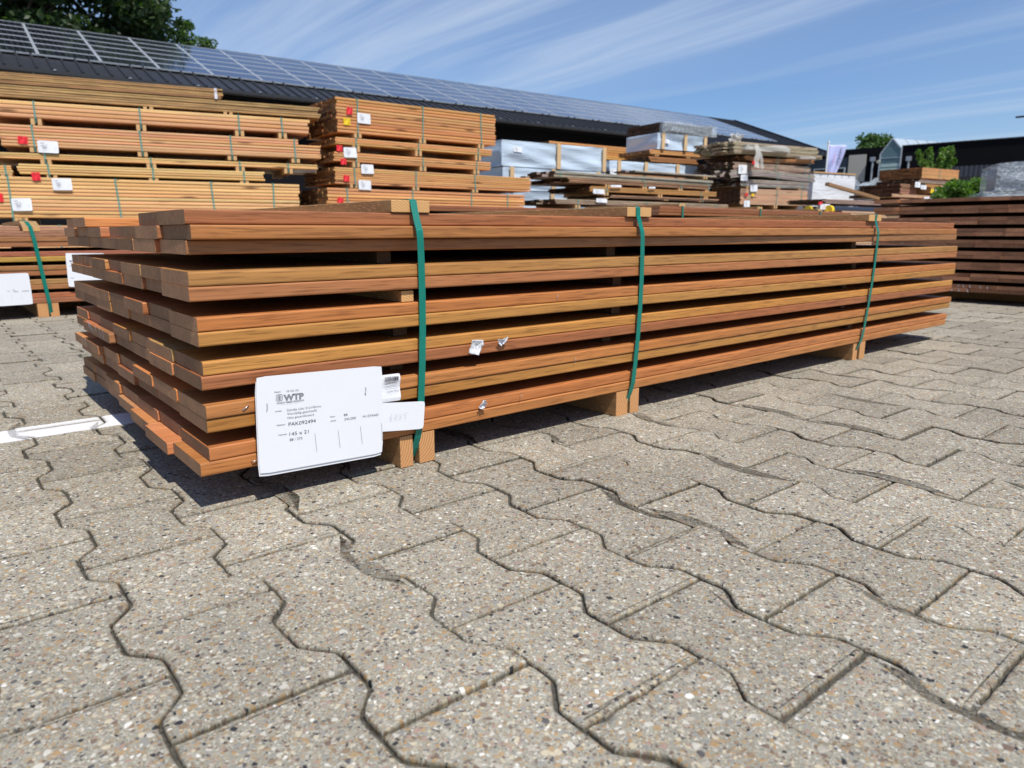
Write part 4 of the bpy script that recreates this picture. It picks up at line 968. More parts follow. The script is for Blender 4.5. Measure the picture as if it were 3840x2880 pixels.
# N: behind on the left
zs = [.070, .0945, .136, .161, .203, .228, .270, .2945, .340, .3645, .389]
cN = [hcol('#c07c52'), hcol('#bf7c55'), hcol('#b97752'), hcol('#c9935a'), hcol('#bb7a50'), hcol('#b87448'), hcol('#c58f50'), hcol('#cf9648'), hcol('#a86c4c'), hcol('#b87a52'), hcol('#bd8055')]
cN = [hcol('#b87550'), hcol('#b9744d'), hcol('#bb7a50'), hcol('#bf8552'), hcol('#b87348'), hcol('#b9764a'), hcol('#d3a04e'), hcol('#a86a4c'), hcol('#b8794f'), hcol('#ba7a50'), hcol('#b9805c')]
Np, rg = hard_pack('low hardwood pack with curved top batten and slanting green strap at the left edge', (-.19, 3.10, 0), 0, zs, .07, cN, 1.0, t=.0243, seed=4)
o_ = board_mesh(2.75, .144, .0243, .0025, 2, mats=(M_hard, M_seal))
for c in range(1, 7): link('board', o_, Np, (0.0, c * .145, .4145), col=hcol('#c99a7c'))
for xb in (.318, 1.1, 2.05):
    for q, w_ in ((0, .045), (.052, .038)):
        block('bearer', xb + q, xb + q + w_, .001, 1.0, 0, .0695, M_bearer, Np)
# spacers
for l, z in ((1, .119), (3, .1855), (5, .2525), (7, .319)):
    for xb in (.33, 1.1, 2.05): block('spacer', xb, xb + .03, .05, 1.0, z, z + .0165, M_lath, Np)
# curved batten
bt = MB()
pr = [(0, .004 + .0), (.05, .0), (.15, -.0), (.35, .0), (.6, .012), (.9, .015)]
V = []
for i, (y, dz) in enumerate([(-.004, .414), (.10, .4415), (.22, .445), (.5, .443), (1.0, .440)]):
    for x in (.303, .372): V += [(x, y, dz), (x, y, dz + .019)]
F = []
for i in range(4):
    a = i * 4; b = a + 4; F += [(a, b, b + 1, a + 1), (a + 2, a + 3, b + 3, b + 2), (a, a + 2, b + 2, b), (a + 1, b + 1, b + 3, a + 3)]
F += [(0, 1, 3, 2), (16, 18, 19, 17)]
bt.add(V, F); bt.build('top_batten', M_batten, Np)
def quadstrap(parent, pts, w, mat=M_strap, axis='x'):
    V = []; F = []
    for i, (x, y, z) in enumerate(pts): V += [(x - w / 2, y, z), (x + w / 2, y, z), (x + w / 2, y + .001, z + .0005), (x - w / 2, y + .001, z + .0005)]
    for k in range(len(pts) - 1):
        a = k * 4; b = a + 4
        for q in range(4): F.append((a + q, a + (q + 1) % 4, b + (q + 1) % 4, b + q))
    me = mesh('strap', V, F, (mat,)); bm = bmesh.new(); bm.from_mesh(me); bmesh.ops.recalc_face_normals(bm, faces=bm.faces); bm.to_mesh(me); bm.free()
    return link('strap', me, parent)
quadstrap(Np, [(.322, 1.0, .461), (.326, .2, .467), (.330, .08, .458), (.333, -.008, .4335), (.341, -.013, .38), (.369, -.013, .07), (.373, .004, .012)], .0165)
for xx in (1.12, 2.08): quadstrap(Np, [(xx, 1.0, .44), (xx, .02, .44), (xx, -.006, .42), (xx, -.008, .07)], .0165)
small = link('label_card', card_mesh(.212, .150, .001, .004, curl=lambda u, v: .002 * math.sin(u * 3)), Np, (.300 - .212, -.016, .216), (0, R(-.8), 0))
p = Print(-.0040)
p.rect(118, -82, 128, -83.2, 1); p.rect(140, -78, 147, -79.5, 1); p.rect(140, -84, 160, -85.5, 1); p.rect(174, -83, 203, -85, 1)
p.text('Stuks', 116, -76, 2.2, 8, 1); p.text('88', 140, -77, 3.5, 6, 1)
for u in (89.9, 129.6, 169.5, 209): p.line([(u, -98.6), (u + 1.5, -129)], .4, 1)
p.build('print', small)
sheet = link('label_card', card_mesh(.170, .165, .0006, .003, curl=lambda u, v: .006 * math.sin(u * 4) + .003 * v), Np, (.462, -.014, .309), (0, R(1.5), 0))
p = Print(-.0062); p.text('WTP', 12, -42, 7, 26, 1, bold=.0005); p.rect(12, -60, 30, -61.5, 1); p.rect(12, -120, 40, -121.5, 1); p.build('print', sheet)

# K: dark pack at the right, its sealed ends towards us
zk = [.050]
zk = []
for a in (.066, .130, .1935, .2565, .3205, .384, .4485, .512): zk += [a, a + .0212]
zk += [.579]
Kp = empty('timber_pack', (4.39, -1.0, 0), 0)
tag(Kp, 'dark brown hardwood pack at the right edge with its board ends facing left', 'timber pack', 'low hardwood packs')
meK = board_mesh(2.75, .1445, .0204, .002, 2, mats=(M_hard, M_endhard)); rg = random.Random(9)
for l, z in enumerate(zk):
    for c in range(14):
        y = 2.055 - .145 * (c + 1)
        col = tuple(v * rg.uniform(.85, 1.1) * .8 for v in rg.choice(HARD))
        if c < 7 or z > 0: link('board', meK, Kp, (rg.uniform(-.005, .005) - (.02 if (l in (15, 16) and c == 0) else 0), y, z), col=col) if len([1]) and (c * 17 + l) < 1e9 and not (c >= 6 and False) else None
for y in (0, 1.03):
    pass
for xb in (.35, 1.3, 2.2):
    block('bearer', xb, xb + .08, .03, 2.05, 0, .0655, M_bearer, Kp)
    for a in (.1724, .2359, .2989, .3629, .4264, .4909, .5544): block('spacer', xb, xb + .03, .03, 2.05, a + .0002, a + .0205, M_lath, Kp)
for y in (.6, .9):
    pass
chk = MB()
for (a, b) in (((1.560, .078), (1.560, .066)), ((1.523, .080), (1.523, .066)), ((1.470, .082), (1.478, .080)), ((1.480, .082), (1.474, .064)), ((1.545, .106), (1.520, .106)), ((1.520, .106), (1.535, .093)), ((1.505, .106), (1.500, .092)), ((1.490, .106), (1.470, .106)), ((1.470, .106), (1.466, .092)), ((1.415, .102), (1.413, .090)), ((1.380, .102), (1.378, .089)), ((1.90, .343), (1.86, .343)), ((1.86, .343), (1.875, .336))):
    w_ = .0022
    chk.add([(-.0062, a[0] - w_, a[1]), (-.0062, a[0] + w_, a[1]), (-.0062, b[0] + w_, b[1]), (-.0062, b[0] - w_, b[1])], [(0, 1, 2, 3)])
chk.build('chalk_mark', M_chalk, Kp)

# O: reddish pack behind the front pack
zs = [.07 + .0212 * i + .022 * (i // 2) for i in range(14)]
zs = [z for z in zs if z < .53]; zs = zs[:-2] + [.515, .5365, .558]
Op, rg = hard_pack('low reddish hardwood pack with two green straps showing just above the front pack', (3.962, 2.42, .015), 0, zs, .07, [hcol('#b06c48'), hcol('#a9643f'), hcol('#b5734b')], .95, L=2.95, seed=8, ends=M_endhard, group='low hardwood packs')
for xx in (.27, 1.33, 2.34):
    quadstrap(Op, [(xx - .01, 1.0, .605), (xx - .01, .02, .605), (xx, -.008, .58), (xx + .015, -.01, .07)], .018)
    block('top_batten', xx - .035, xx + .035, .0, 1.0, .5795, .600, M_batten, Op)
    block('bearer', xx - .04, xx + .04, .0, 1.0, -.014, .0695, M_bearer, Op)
zs = [.05 + .022 * i + .02 * (i // 2) for i in range(18)]; zs = [z for z in zs if z < .59]
O2, rg = hard_pack('reddish board pack with dark end just left of the low reddish pack', (2.02, 3.55, .0), 0, zs, .07, [hcol('#a86a48'), hcol('#b07450')], .9, L=2.95, seed=12, ends=M_endhard, group='low hardwood packs')
for xx in (.3, 1.3, 2.4): block('bearer', xx - .04, xx + .04, .0, 1.0, 0, .0495, M_bearer, O2)
zs = [.09 + .028 * i for i in range(19)]
Pp = empty('timber_pack', (7.95, 3.0, 0), 0); tag(Pp, 'pale pinkish thin boards at the right end of the low reddish pack', 'timber pack', 'low hardwood packs')
meP = board_mesh(1.1, .1, .017, .002, 1, mats=(M_soft, M_endsoft))
for i in range(24):
    for c in range(3): link('board', meP, Pp, (rg.uniform(-.06, .03) , c * .1, .08 + .0235 * i), col=(.62, .40, .25))
for xx in (.2, .8): block('bearer', xx, xx + .06, 0, .3, 0, .0795, M_bearer, Pp)
# black tubes carrying the greyish slats
for i, (dx, dy, dz) in enumerate(((0, -.03, .655), (.03, .09, .660), (-.02, .21, .655), (.02, .33, .66))):
    t_ = empty('black_tube', (8.02 + dx, 3.24 + dy, dz), R(-5)); tag(t_, ('nearest glossy black tube with yellow cap under the greyish pink slats', 'second glossy black tube with grey cap under the greyish pink slats', 'third black tube, yellow capped, behind the two nearest', 'rearmost black tube under the greyish pink slats')[i], 'tube', 'black tubes under the slats')
    m = MB(); m.tube([(0, 0, 0), (1.5, 0, 0)], .047, 16); m.build('pipe', M_tube, t_, smooth=False)
    m = MB(); m.tube([(-.03, 0, 0), (.015, 0, 0)], .053, 16); m.build('end_cap', M_yellow if i in (0, 2) else M_galv, t_)
rk = empty('timber_pack', (8.0, 3.2, 0), R(-5)); tag(rk, 'brown timber pack hidden under the black tubes', 'timber pack', 'boards on the tubes')
meR = board_mesh(1.5, .14, .045, .003, 1, mats=(M_weath, M_enddark))
for i in range(12):
    for c in range(4): link('board', meR, rk, (0, c * .14 - .03, .05 + .046 * i), col=(.3, .19, .11))
for xx in (.2, 1.2): block('bearer', xx, xx + .06, 0, .5, 0, .0495, M_bearer, rk)
# slanting beam
bmn = MB(); v0, v1 = Vector((12.93, 5.78, 1.245)), Vector((14.6, 5.58, 1.02)); dd = v1 - v0
m = MB(); m.box((0, 0, 0), (dd.length, .09, .055), bev=.003)
o = m.build('beam', M_soft, None, v0, dd.to_track_quat('X', 'Z').to_euler(), col=(.30, .17, .08)); tag(o, 'brown beam leaning down to the right behind the pale boards', 'beam')
# film tails, tufts on the weathered stack
def tatter(name, label, centre, n, ln, seed, spread, down):
    rg = random.Random(seed); m = MB()
    for k in range(n):
        a = rg.uniform(*spread); d = Vector((math.cos(a), rg.uniform(-.35, .1), math.sin(a) if not down else -abs(math.sin(a)))).normalized()
        L_ = ln * rg.uniform(.5, 1.1); w = rg.uniform(.03, .09); side = Vector((d.z, rg.uniform(-.6, .6), -d.x)).normalized()
        V = []
        for i in range(7):
            u = i / 6; c = Vector(centre) + d * L_ * u + Vector((rg.uniform(-.02, .02), rg.uniform(-.03, .03), rg.uniform(-.02, .02) - .12 * u * u * ln)); ww = w * (.35 + 1.1 * u - .8 * u * u) * rg.uniform(.7, 1.3)
            V += [c - side * ww, c + Vector((0, -.03 * rg.random(), 0)), c + side * ww]
        m.add(V, [(3 * i + q, 3 * i + q + 1, 3 * i + q + 4, 3 * i + q + 3) for i in range(6) for q in (0, 1)])
    o = m.build(name, M_tatter, None, smooth=True); tag(o, label, 'plastic film'); return o
tatter('plastic_film', 'tuft of torn whitish film sticking up from the dark weathered stack', (13.05, 7.95, 2.20), 26, .24, 3, (.2, 2.9), False)
tatter('plastic_film', 'white film tail hanging down the left corner of the dark weathered stack', (13.20, 7.52, 2.14), 6, .42, 4, (1.2, 1.9), True)
for s_, (x, y, z, L_, h_) in enumerate(((13.0, 7.62, 2.03, 1.3, .11), (14.6, 7.34, 1.94, .5, .05))):
    me = wrap_mesh(L_, .12, h_, 40 + s_, .03); me.materials.clear(); me.materials.append(M_tatter)
    o = link('plastic_film', me, None, (x, y, z), (0, 0, R(-10))); tag(o, ('torn translucent film over the straw coloured boards, left part' if s_ == 0 else 'sagging translucent film under the right end of the straw coloured boards'), 'plastic film')
m = wrap_mesh(1.6, .10, .22, 77, .02); m.materials.clear(); m.materials.append(M_clear)
e1 = [s for s in PACKS if s['n'] == 'E1'][0]
link('film', m, ROOT['E1'], (.03, -.07, -.02))
# bits of white paper & film between levels
def blob(name, label, loc, size, seed, mat, cat='plastic film', rz=0):
    me = wrap_mesh(size[0], size[1], size[2], seed, min(size) * .25); me.materials.clear(); me.materials.append(mat)
    o = link(name, me, None, loc, (0, 0, rz)); return tag(o, label, cat)
blob('wrapped_bundle', 'pale wrapped bundle seen through the gap under the thin three board pack', (2.05, 8.55, 1.095), (1.05, .3, .06), 5, M_wrap, 'wrapped bundle', R(-13))
blob('wrapped_bundle', 'white film end sticking out between the left and middle stacks', (3.35, 7.72, 1.14), (.36, .25, .085), 6, M_wrap, 'wrapped bundle', R(-13))

# ------------------------------------------------------------------ barn with solar roof
E_ = Vector((math.sin(R(94.07)), math.cos(R(94.07)), 0)); Nn = Vector((-E_.y, E_.x, 0))
O_ = Vector((3.2912, 25.4549, 5.5813)); RUN, RISE = 5.3543, 2.0083; SL = math.hypot(RUN, RISE)
barn = empty('barn', (O_.x, O_.y, 0), math.atan2(E_.y, E_.x))
tag(barn, 'long barn with black shaded front and a roof full of solar panels behind the stacks', 'barn')
# local: x along eave, y up the slope horizontally, z up; slope unit
su = (RUN / SL, RISE / SL)
def SP(x, t, n=0): return (x, su[0] * t - su[1] * n, O_.z + su[1] * t + su[0] * n)
XA, XB = -14.0, 39.4; T0, T1 = -1.72, SL + .30
roof = MB()
# profiled sheet: ribs every .375 m
pts = []
x = XA
while x < XB - .01:
    for dx, hgt in ((0, 0), (.285, 0), (.300, .05), (.345, .05), (.365, 0)):
        pts.append((x + dx, hgt))
    x += .375
pts.append((XB, 0))
V = []; F = []
for (px_, hh) in pts: V += [SP(px_, T0, -.10 + hh), SP(px_, T1, -.10 + hh), SP(px_, T0, -.16), ]
for i in range(len(pts) - 1): F += [(3 * i, 3 * i + 3, 3 * i + 4, 3 * i + 1), (3 * i, 3 * i + 2, 3 * i + 5, 3 * i + 3)]
roof.add(V, F)
ry, rz_ = SP(0, T1, -.10)[1:]
V = [(XA, ry, rz_), (XB, ry, rz_), (XB, ry * 2 + 1.6, O_.z - .7), (XA, ry * 2 + 1.6, O_.z - .7)]
roof.add(V, [(0, 1, 2, 3)])
rf = roof.build('roof', M_metalroof, barn)
cap = MB(); cap.box((XA, ry - .12, rz_ + .0), (XB, ry + .12, rz_ + .05)); cap.build('ridge_cap', M_metalroof, barn)
vb = MB()
def slab(a, b, w, h, mb):
    a = Vector(a); b = Vector(b); d = (b - a).normalized(); s = Vector((1, 0, 0)) * w; u = Vector((0, -d.z, d.y)) * h
    V = [a, a + s, a + s + u, a + u, b, b + s, b + s + u, b + u]
    mb.add(V, [(0, 3, 2, 1), (4, 5, 6, 7), (0, 1, 5, 4), (1, 2, 6, 5), (2, 3, 7, 6), (3, 0, 4, 7)])
slab(SP(XB, T0 - .1, -.20), SP(XB, T1, -.20), .10, .22, vb)
vb.build('verge_board', M_metalroof, barn)
# gutter
gt = MB(); gy, gz = SP(0, T0, -.12)[1:]
prof = [(-.16, .0), (-.155, -.10), (-.10, -.145), (-.02, -.145), (.03, -.10), (.03, .02), (.02, .02), (.02, -.09), (-.03, -.13), (-.09, -.13), (-.145, -.09), (-.15, .0)]
V = [(XA, gy + a, gz + b) for a, b in prof] + [(XB, gy + a, gz + b) for a, b in prof]; n_ = len(prof)
gt.add(V, [(i, (i + 1) % n_, n_ + (i + 1) % n_, n_ + i) for i in range(n_)])
x = XA + .4
while x < XB:
    gt.box((x, gy - .18, gz - .155), (x + .03, gy - .155, gz + .015)); x += .95
gt.build('gutter', M_metalroof, barn)
brk = MB(); brk.box((0, 0, 0), (.07, .02, .025)); me_b = brk.mesh('gutter_clip', M_galv); x = XA + .9
while x < XB: link('gutter_clip', me_b, barn, (x, gy - .185, gz - .005)); x += 1.9
wl = MB(); wy = -.35
wl.box((XA + .4, wy, 0), (XB - .5, wy + .15, O_.z - .45)); wl.build('wall', M_black, barn)  # added black sheet standing in for the shaded interior of the open shed
sf = MB(); sf.box((XA, gy + .05, gz - .20), (XB, gy + .13, gz - .02)); sf.add([(XA, gy + .1, gz - .15), (XB, gy + .1, gz - .15), (XB, wy + .1, gz - .05), (XA, wy + .1, gz - .05)], [(0, 1, 2, 3)])
sf.build('fascia', M_black, barn)
gb = MB(); Yb = ry * 2 + 1.3
gb.prism([(wy, 0), (Yb - 1, 0), (Yb - 1, O_.z - .6), (ry, rz_ - .15), (wy, O_.z - .45)], XB - .7, XB - .55, axis='x'); gb.build('wall', M_black, barn)
gb = MB(); gb.prism([(wy, 0), (Yb - 1, 0), (Yb - 1, O_.z - .6), (ry, rz_ - .15), (wy, O_.z - .45)], XA + .45, XA + .6, axis='x'); gb.build('wall', M_black, barn)
gb = MB(); gb.box((XA + .6, Yb - 1.15, 0), (XB - .7, Yb - 1, O_.z - .7)); gb.build('wall', M_black, barn)
# solar panels
def panelmat():
    m, t, b = newmat('solar_cells'); o = N(t, 'ShaderNodeTexCoord').outputs['Object']
    s = N(t, 'ShaderNodeSeparateXYZ'); t.links.new(o, s.inputs[0])
    fx = mathn(t, 'FRACT', mathn(t, 'MULTIPLY', s.outputs[0], 1 / .159)); fy = mathn(t, 'FRACT', mathn(t, 'MULTIPLY', s.outputs[1], 1 / .152))
    gx = mathn(t, 'LESS_THAN', mathn(t, 'ABSOLUTE', mathn(t, 'SUBTRACT', fx, .5)), .042)
    gy = mathn(t, 'LESS_THAN', mathn(t, 'ABSOLUTE', mathn(t, 'SUBTRACT', fy, .5)), .03)
    k = mathn(t, 'MAXIMUM', gx, mathn(t, 'MULTIPLY', gy, .4))
    oi = N(t, 'ShaderNodeObjectInfo')
    v = noise(t, o, 4, 2)
    base = mixc(t, oi.outputs['Random'], (.012, .014, .026), (.018, .020, .036))
    c = mixc(t, mathn(t, 'MULTIPLY', k, .55), base, (.28, .29, .33))
    t.links.new(c, b.inputs['Base Color']); b.inputs['Roughness'].default_value = .13; b.inputs['IOR'].default_value = 1.75
    b.inputs['Coat Weight'].default_value = 1.0; b.inputs['Coat Roughness'].default_value = .05
    bump(t, b, v, .03, .02)
    return m
M_cell = panelmat()
PW, PH = 1.65, SL / 6
fr = MB(); f_ = .034
for (x0, y0, x1, y1) in ((0, 0, PW - .014, f_), (0, PH - .014 - f_, PW - .014, PH - .014), (0, f_, f_, PH - .014 - f_), (PW - .014 - f_, f_, PW - .014, PH - .014 - f_)):
    fr.box((x0, y0, 0), (x1, y1, .042))
me_fr = fr.mesh('solar_panel', M_frame)
ce = MB(); ce.box((f_, f_, .010), (PW - .014 - f_, PH - .014 - f_, .036)); me_ce = ce.mesh('cells', M_cell)
me_ce.transform(Matrix.Translation((-f_ + .0, -f_ + .0, 0)))
th = math.atan2(RISE, RUN)
cnt = 0; restf = MB(); restc = []
for k in range(-5, 22):
    for r_ in range(6):
        p0 = SP(k * PW, r_ * PH, -.042)
        if k < 12:
            o = link('solar_panel', me_fr, barn, p0, (th, 0, 0)); cnt += 1
            o2 = link('cells', me_ce, o, (f_, f_, 0))
        else:
            restc.append(p0)
def merge(src, pts, name, mat, off=(0, 0, 0)):
    V = []; F = []; sv = [Vector(v.co) + Vector(off) for v in src.vertices]; rot = Matrix.Rotation(th, 3, 'X')
    for p_ in pts:
        n = len(V); V += [rot @ v + Vector(p_) for v in sv]; F += [tuple(i + n for i in q.vertices) for q in src.polygons]
    return link(name, mesh(name, V, F, (mat,)), barn)
rest = merge(me_fr, restc, 'solar_panel', M_frame); rest['kind'] = 'stuff'
# far panels: same cell pattern, own material keyed to roof coordinates
def panelmat2():
    m, t, b = newmat('solar_cells_far'); b.inputs['Base Color'].default_value = (.022, .025, .044, 1); b.inputs['Roughness'].default_value = .13; b.inputs['IOR'].default_value = 1.75
    b.inputs['Coat Weight'].default_value = 1.0; b.inputs['Coat Roughness'].default_value = .05; return m
r2 = merge(me_ce, restc, 'cells', panelmat2(), (f_, f_, 0)); r2['kind'] = 'stuff'; r2.parent = rest
# mounting hooks at the lower edge
hk = MB(); hk.box((0, -.05, 0), (.05, .02, .11)); me_h = hk.mesh('panel_hook', M_metalroof)
x = -8.1; i = 0
while x < 35.8:
    link('panel_hook', me_h, barn, SP(x, -.03, -.10)); i += 1
    x += .375 if i % 2 else 1.125

# ------------------------------------------------------------------ black building across the yard
az = R(-8); Bd = Vector((math.sin(az), math.cos(az), 0))
# local x runs to the left in the picture (away), local y runs into the building
bld = empty('building', (45.87, 18.5, 0), math.atan2(Bd.y, Bd.x) )
tag(bld, 'black flat roofed building with glass gable at the far right', 'building')
def bx(name, x0, x1, y0, y1, z0, z1, mat, parent=bld):
    m = MB(); m.box((x0, y0, z0), (x1, y1, z1)); return m.build(name, mat, parent)
# after rotation, local +y points to the left of +x ; building body lies at negative y (to +X world)
M_navy = plain('blue_grey_panel', (.035, .050, .070), .35, var=.1)
M_greyclad = plain('grey_corrugated', (.062, .064, .076), .5, var=.1)
M_beige = plain('beige_panel', (.46, .44, .38), .7, var=.05)
M_glass = plain('greenish_glass', (.10, .17, .19), .08, var=.2, scale=1)
M_glasspale = plain('pale_blind', (.42, .55, .52), .5, var=.1)
M_win = plain('window_band', (.45, .52, .56), .3, var=.1)
bx('wall', -16, -.02, -14, 0, 4.05, 5.36, M_black)
cr = MB(); 
x = -16
cr.box((-16, -13.9, 0), (-.02, -.02, 4.046))
while x < -.2: cr.box((x, -.02, 0), (x + .12, .02, 4.046)); x += .24
cr.build('wall', M_greyclad, bld)
bx('parapet', -16, 0, -.12, .06, 5.362, 5.42, M_metalroof)
bx('wall', 1.15, 12, -14, 0, 4.95, 5.42, M_black)
bx('wall', 1.15, 1.95, -13.8, -.01, 0, 4.946, M_black)
bx('wall', 5.6, 12, -13.8, -.01, 0, 4.946, M_navy)
bx('wall', 3.0, 5.6, -13.8, -.01, 0, 4.946, M_navy)
bx('panel', 1.96, 2.98, -.4, .03, 0, 5.05, M_beige)
bx('panel', 1.96, 2.98, -1.4, .0, 0, .01, M_beige) if False else None
wn = MB()
for (a, b) in ((3.15, 5.1), (5.3, 7.4)):
    wn.box((a, 0, 3.95), (b, .05, 4.02)); wn.box((a, 0, 4.28), (b, .05, 4.35)); wn.box((a, 0, 4.021), (a + .07, .05, 4.279)); wn.box((b - .07, 0, 4.021), (b, .05, 4.279))
wn.build('window', M_win, bld)
dp = MB(); dp.tube([(1.55, .1, 0), (1.55, .1, 4.6)], .07); dp.box((1.42, .02, 4.6), (1.68, .22, 4.85)); dp.build('downpipe', M_galv, bld)
dp = MB(); dp.tube([(-.45, .1, 0), (-.45, .1, 4.5)], .07); dp.box((-.58, .02, 4.5), (-.32, .22, 4.75)); dp.build('downpipe', M_galv, bld)
# glass gable
gg = MB(); gg.prism([(0, 0), (1.13, 0), (1.13, 4.98), (.56, 5.80), (0, 5.22)], -.02, .06, axis='y'); 
gg.build('glass_gable', M_glass, bld)
gf = MB()
def bar(a, b, r=.045): gf.tube([a, b], r, 4)
bar((0, .08, 5.20), (.56, .08, 5.84)); bar((.56, .08, 5.84), (1.15, .08, 4.98)); bar((1.15, .08, 0), (1.15, .08, 4.98)); bar((0, .08, 0), (0, .08, 5.2))
bar((0, .08, 4.75), (1.15, .08, 4.75), .02)
gf.build('frame', M_frame, bld)
for z0, z1 in ((3.75, 4.15), (4.22, 4.40)): bx('blind', .06, 1.08, .061, .075, z0, z1, M_glasspale)
rfm = MB(); V = [(0, .08, 5.22), (.56, .08, 5.86), (.56 - 3.0, -7.4, 5.86), (-3.0, -7.4, 5.22), (1.15, .08, 4.98), (1.15 - 3.0, -7.4, 4.98)]
rfm.add(V, [(0, 1, 2, 3), (1, 4, 5, 2)])
for k in range(9): rfm.tube([(-k * .375, -k * .92, 5.24), (.56 - k * .375, -k * .92, 5.88)], .035, 4)
rfm.build('roof', plain('roof_glazing', (.40, .46, .50), .2), bld)
lp = MB(); lp.tube([(1.2, .06, 4.55), (1.2, .22, 4.55)], .10, 10); lp.build('wall_lamp', M_beige, bld)
M_darkwall = plain('dark_fence', (.014, .014, .018), .7)
fn = empty('fence', (38.9, 22, 0), math.atan2(Bd.y, Bd.x)); tag(fn, 'low black fence in front of the black building', 'fence')
m = MB()
for k in range(14): m.box((-10 + k * 1.2, 0, .1), (-10 + k * 1.2 + 1.17, .05, 3.05))
m.build('panel', M_darkwall, fn); m = MB()
for k in range(15): m.box((-10.05 + k * 1.2, .051, 0), (-9.98 + k * 1.2, .13, 3.15))
m.build('post', M_darkwall, fn)

# white wrapped stack and flag
wr = empty('wrapped_pack', (17.1, 8.35, 0), R(-10)); tag(wr, 'tall stack under a white tarpaulin below the flag', 'wrapped pack')
me = wrap_mesh(1.62, 1.1, 1.80, 91, .02); me.materials.clear(); me.materials.append(M_wrapwhite); link('tarpaulin', me, wr, (0, 0, .02))
m = MB(); m.box((-.02, -.02, 1.83), (1.6, .3, 1.86)); m.build('top_board', M_bearerfar, wr)
fl = empty('flag', (26.07, 12.73, 0)); tag(fl, 'pale lilac upright banner flag with dark vertical lettering on a white pole', 'flag')
m = MB(); m.tube([(0, 0, 0), (0, 0, 3.58)], .035, 8); m.tube([(0, 0, 3.58), (0, 0, 3.64)], .05, 8); m.build('pole', M_card, fl)
V = []; F = []; nx, nz = 10, 20
rdir = Vector((.772, -.635, 0))
for j in range(nz + 1):
    v = j / nz; w = .62 - .62 * max(0, v - .12) ** 1.3 * .62; w = .62 * (1 - .55 * v ** 1.6)
    for i in range(nx + 1):
        u = i / nx; q = rdir * (.05 + u * w) ; y = .05 * math.sin(u * 6 + v * 3)
        V.append((q.x + y, q.y + y, 3.52 - v * 1.12 - .02 * u))
for j in range(nz):
    for i in range(nx): a = j * (nx + 1) + i; F.append((a, a + nx + 1, a + nx + 2, a + 1))
M_lilac = plain('lilac_cloth', (.50, .53, .82), .8, var=.05)
cl_ = link('cloth', mesh('cloth', V, F, (M_lilac,), smooth=True), fl); sdf = cl_.modifiers.new('s', 'SOLIDIFY'); sdf.thickness = .004
p = MB(); Vt, Ft = text_mesh('VANHEIJN', .17, .62)
up = Vector((0, 0, -1))
for (mat_, ofs, sc) in ((M_ink, .40, 1),):
    P3 = [tuple(rdir * (ofs - .0 + v[1] - v[0] * .16) + Vector((-.060, -.070, 0)) + up * v[0] + Vector((0, 0, 3.42))) for v in Vt]
    p.add(P3, Ft)
p.build('lettering', plain('navy_ink', (.05, .07, .16), .6), fl)
Vt, Ft = text_mesh('hout', .13, .34); p = MB(); p.add([tuple(rdir * (.20 + v[1] - v[0] * .1) + Vector((-.060, -.070, 0)) + up * v[0] + Vector((0, 0, 3.18))) for v in Vt], Ft)
p.build('lettering', plain('pink_ink', (.55, .25, .42), .6), fl)
# wrapped pallet at right edge
pl = empty('wrapped_pallet', (11.0, 2.55, 0), R(-62)); tag(pl, 'pallet of dark goods in clear shrink film at the right picture edge', 'wrapped pallet')
me = wrap_mesh(1.5, 1.0, .80, 55, .03); me.materials.clear(); me.materials.append(M_clear); link('film', me, pl, (-.06, -.03, .13))
me = wrap_mesh(1.35, 1.0, .36, 56, .03)
me.materials.clear(); me.materials.append(M_clear); link('film', me, pl, (.07, -.0, .94))
m = MB(); m.box((.12, .06, .94), (1.3, .9, 1.27), bev=.02); m.build('goods', plain('grey_goods', (.10, .125, .155), .4), pl)
m = MB(); m.box((0, .03, .14), (1.4, .9, .90), bev=.02); m.build('goods', plain('pale_goods', (.30, .34, .38), .5), pl)
m = MB()
for k in range(3): m.box((-.03 + k * .62, 0, 0), (.09 + k * .62, 1, .10))
m.box((-.04, 0, .101), (1.4, 1, .125)); m.build('pallet', M_bearerfar, pl)
# film covered crates before the fence
blob('wrapped_pallet', 'small pallet under shiny clear film left of the far right stack', (21.2, 8.8, 0), (1.3, 1.0, 1.72), 61, M_clear, 'wrapped pallet', R(-5))
m = MB(); m.box((21.3, 8.9, 0), (22.4, 9.7, 1.55), bev=.03); o = m.build('crate', plain('grey_blue_crate', (.13, .17, .21), .5), None); tag(o, 'grey blue crate under clear film before the black fence', 'crate')
# street lamp
la = empty('street_lamp', (43.15, 11.30, 0)); tag(la, 'grey street lamp post at the right picture edge', 'street lamp')
m = MB(); m.tube([(0, 0, 0), (0, 0, 5.8), (-.03, .1, 5.98), (-.08, .3, 6.02)], [.085, .055, .045, .04], 8); m.build('pole', M_galv, la)
m = MB(); m.box((-.16, .22, 5.95), (.02, .72, 6.03), bev=.03); m.build('lamp_head', M_metalroof, la)

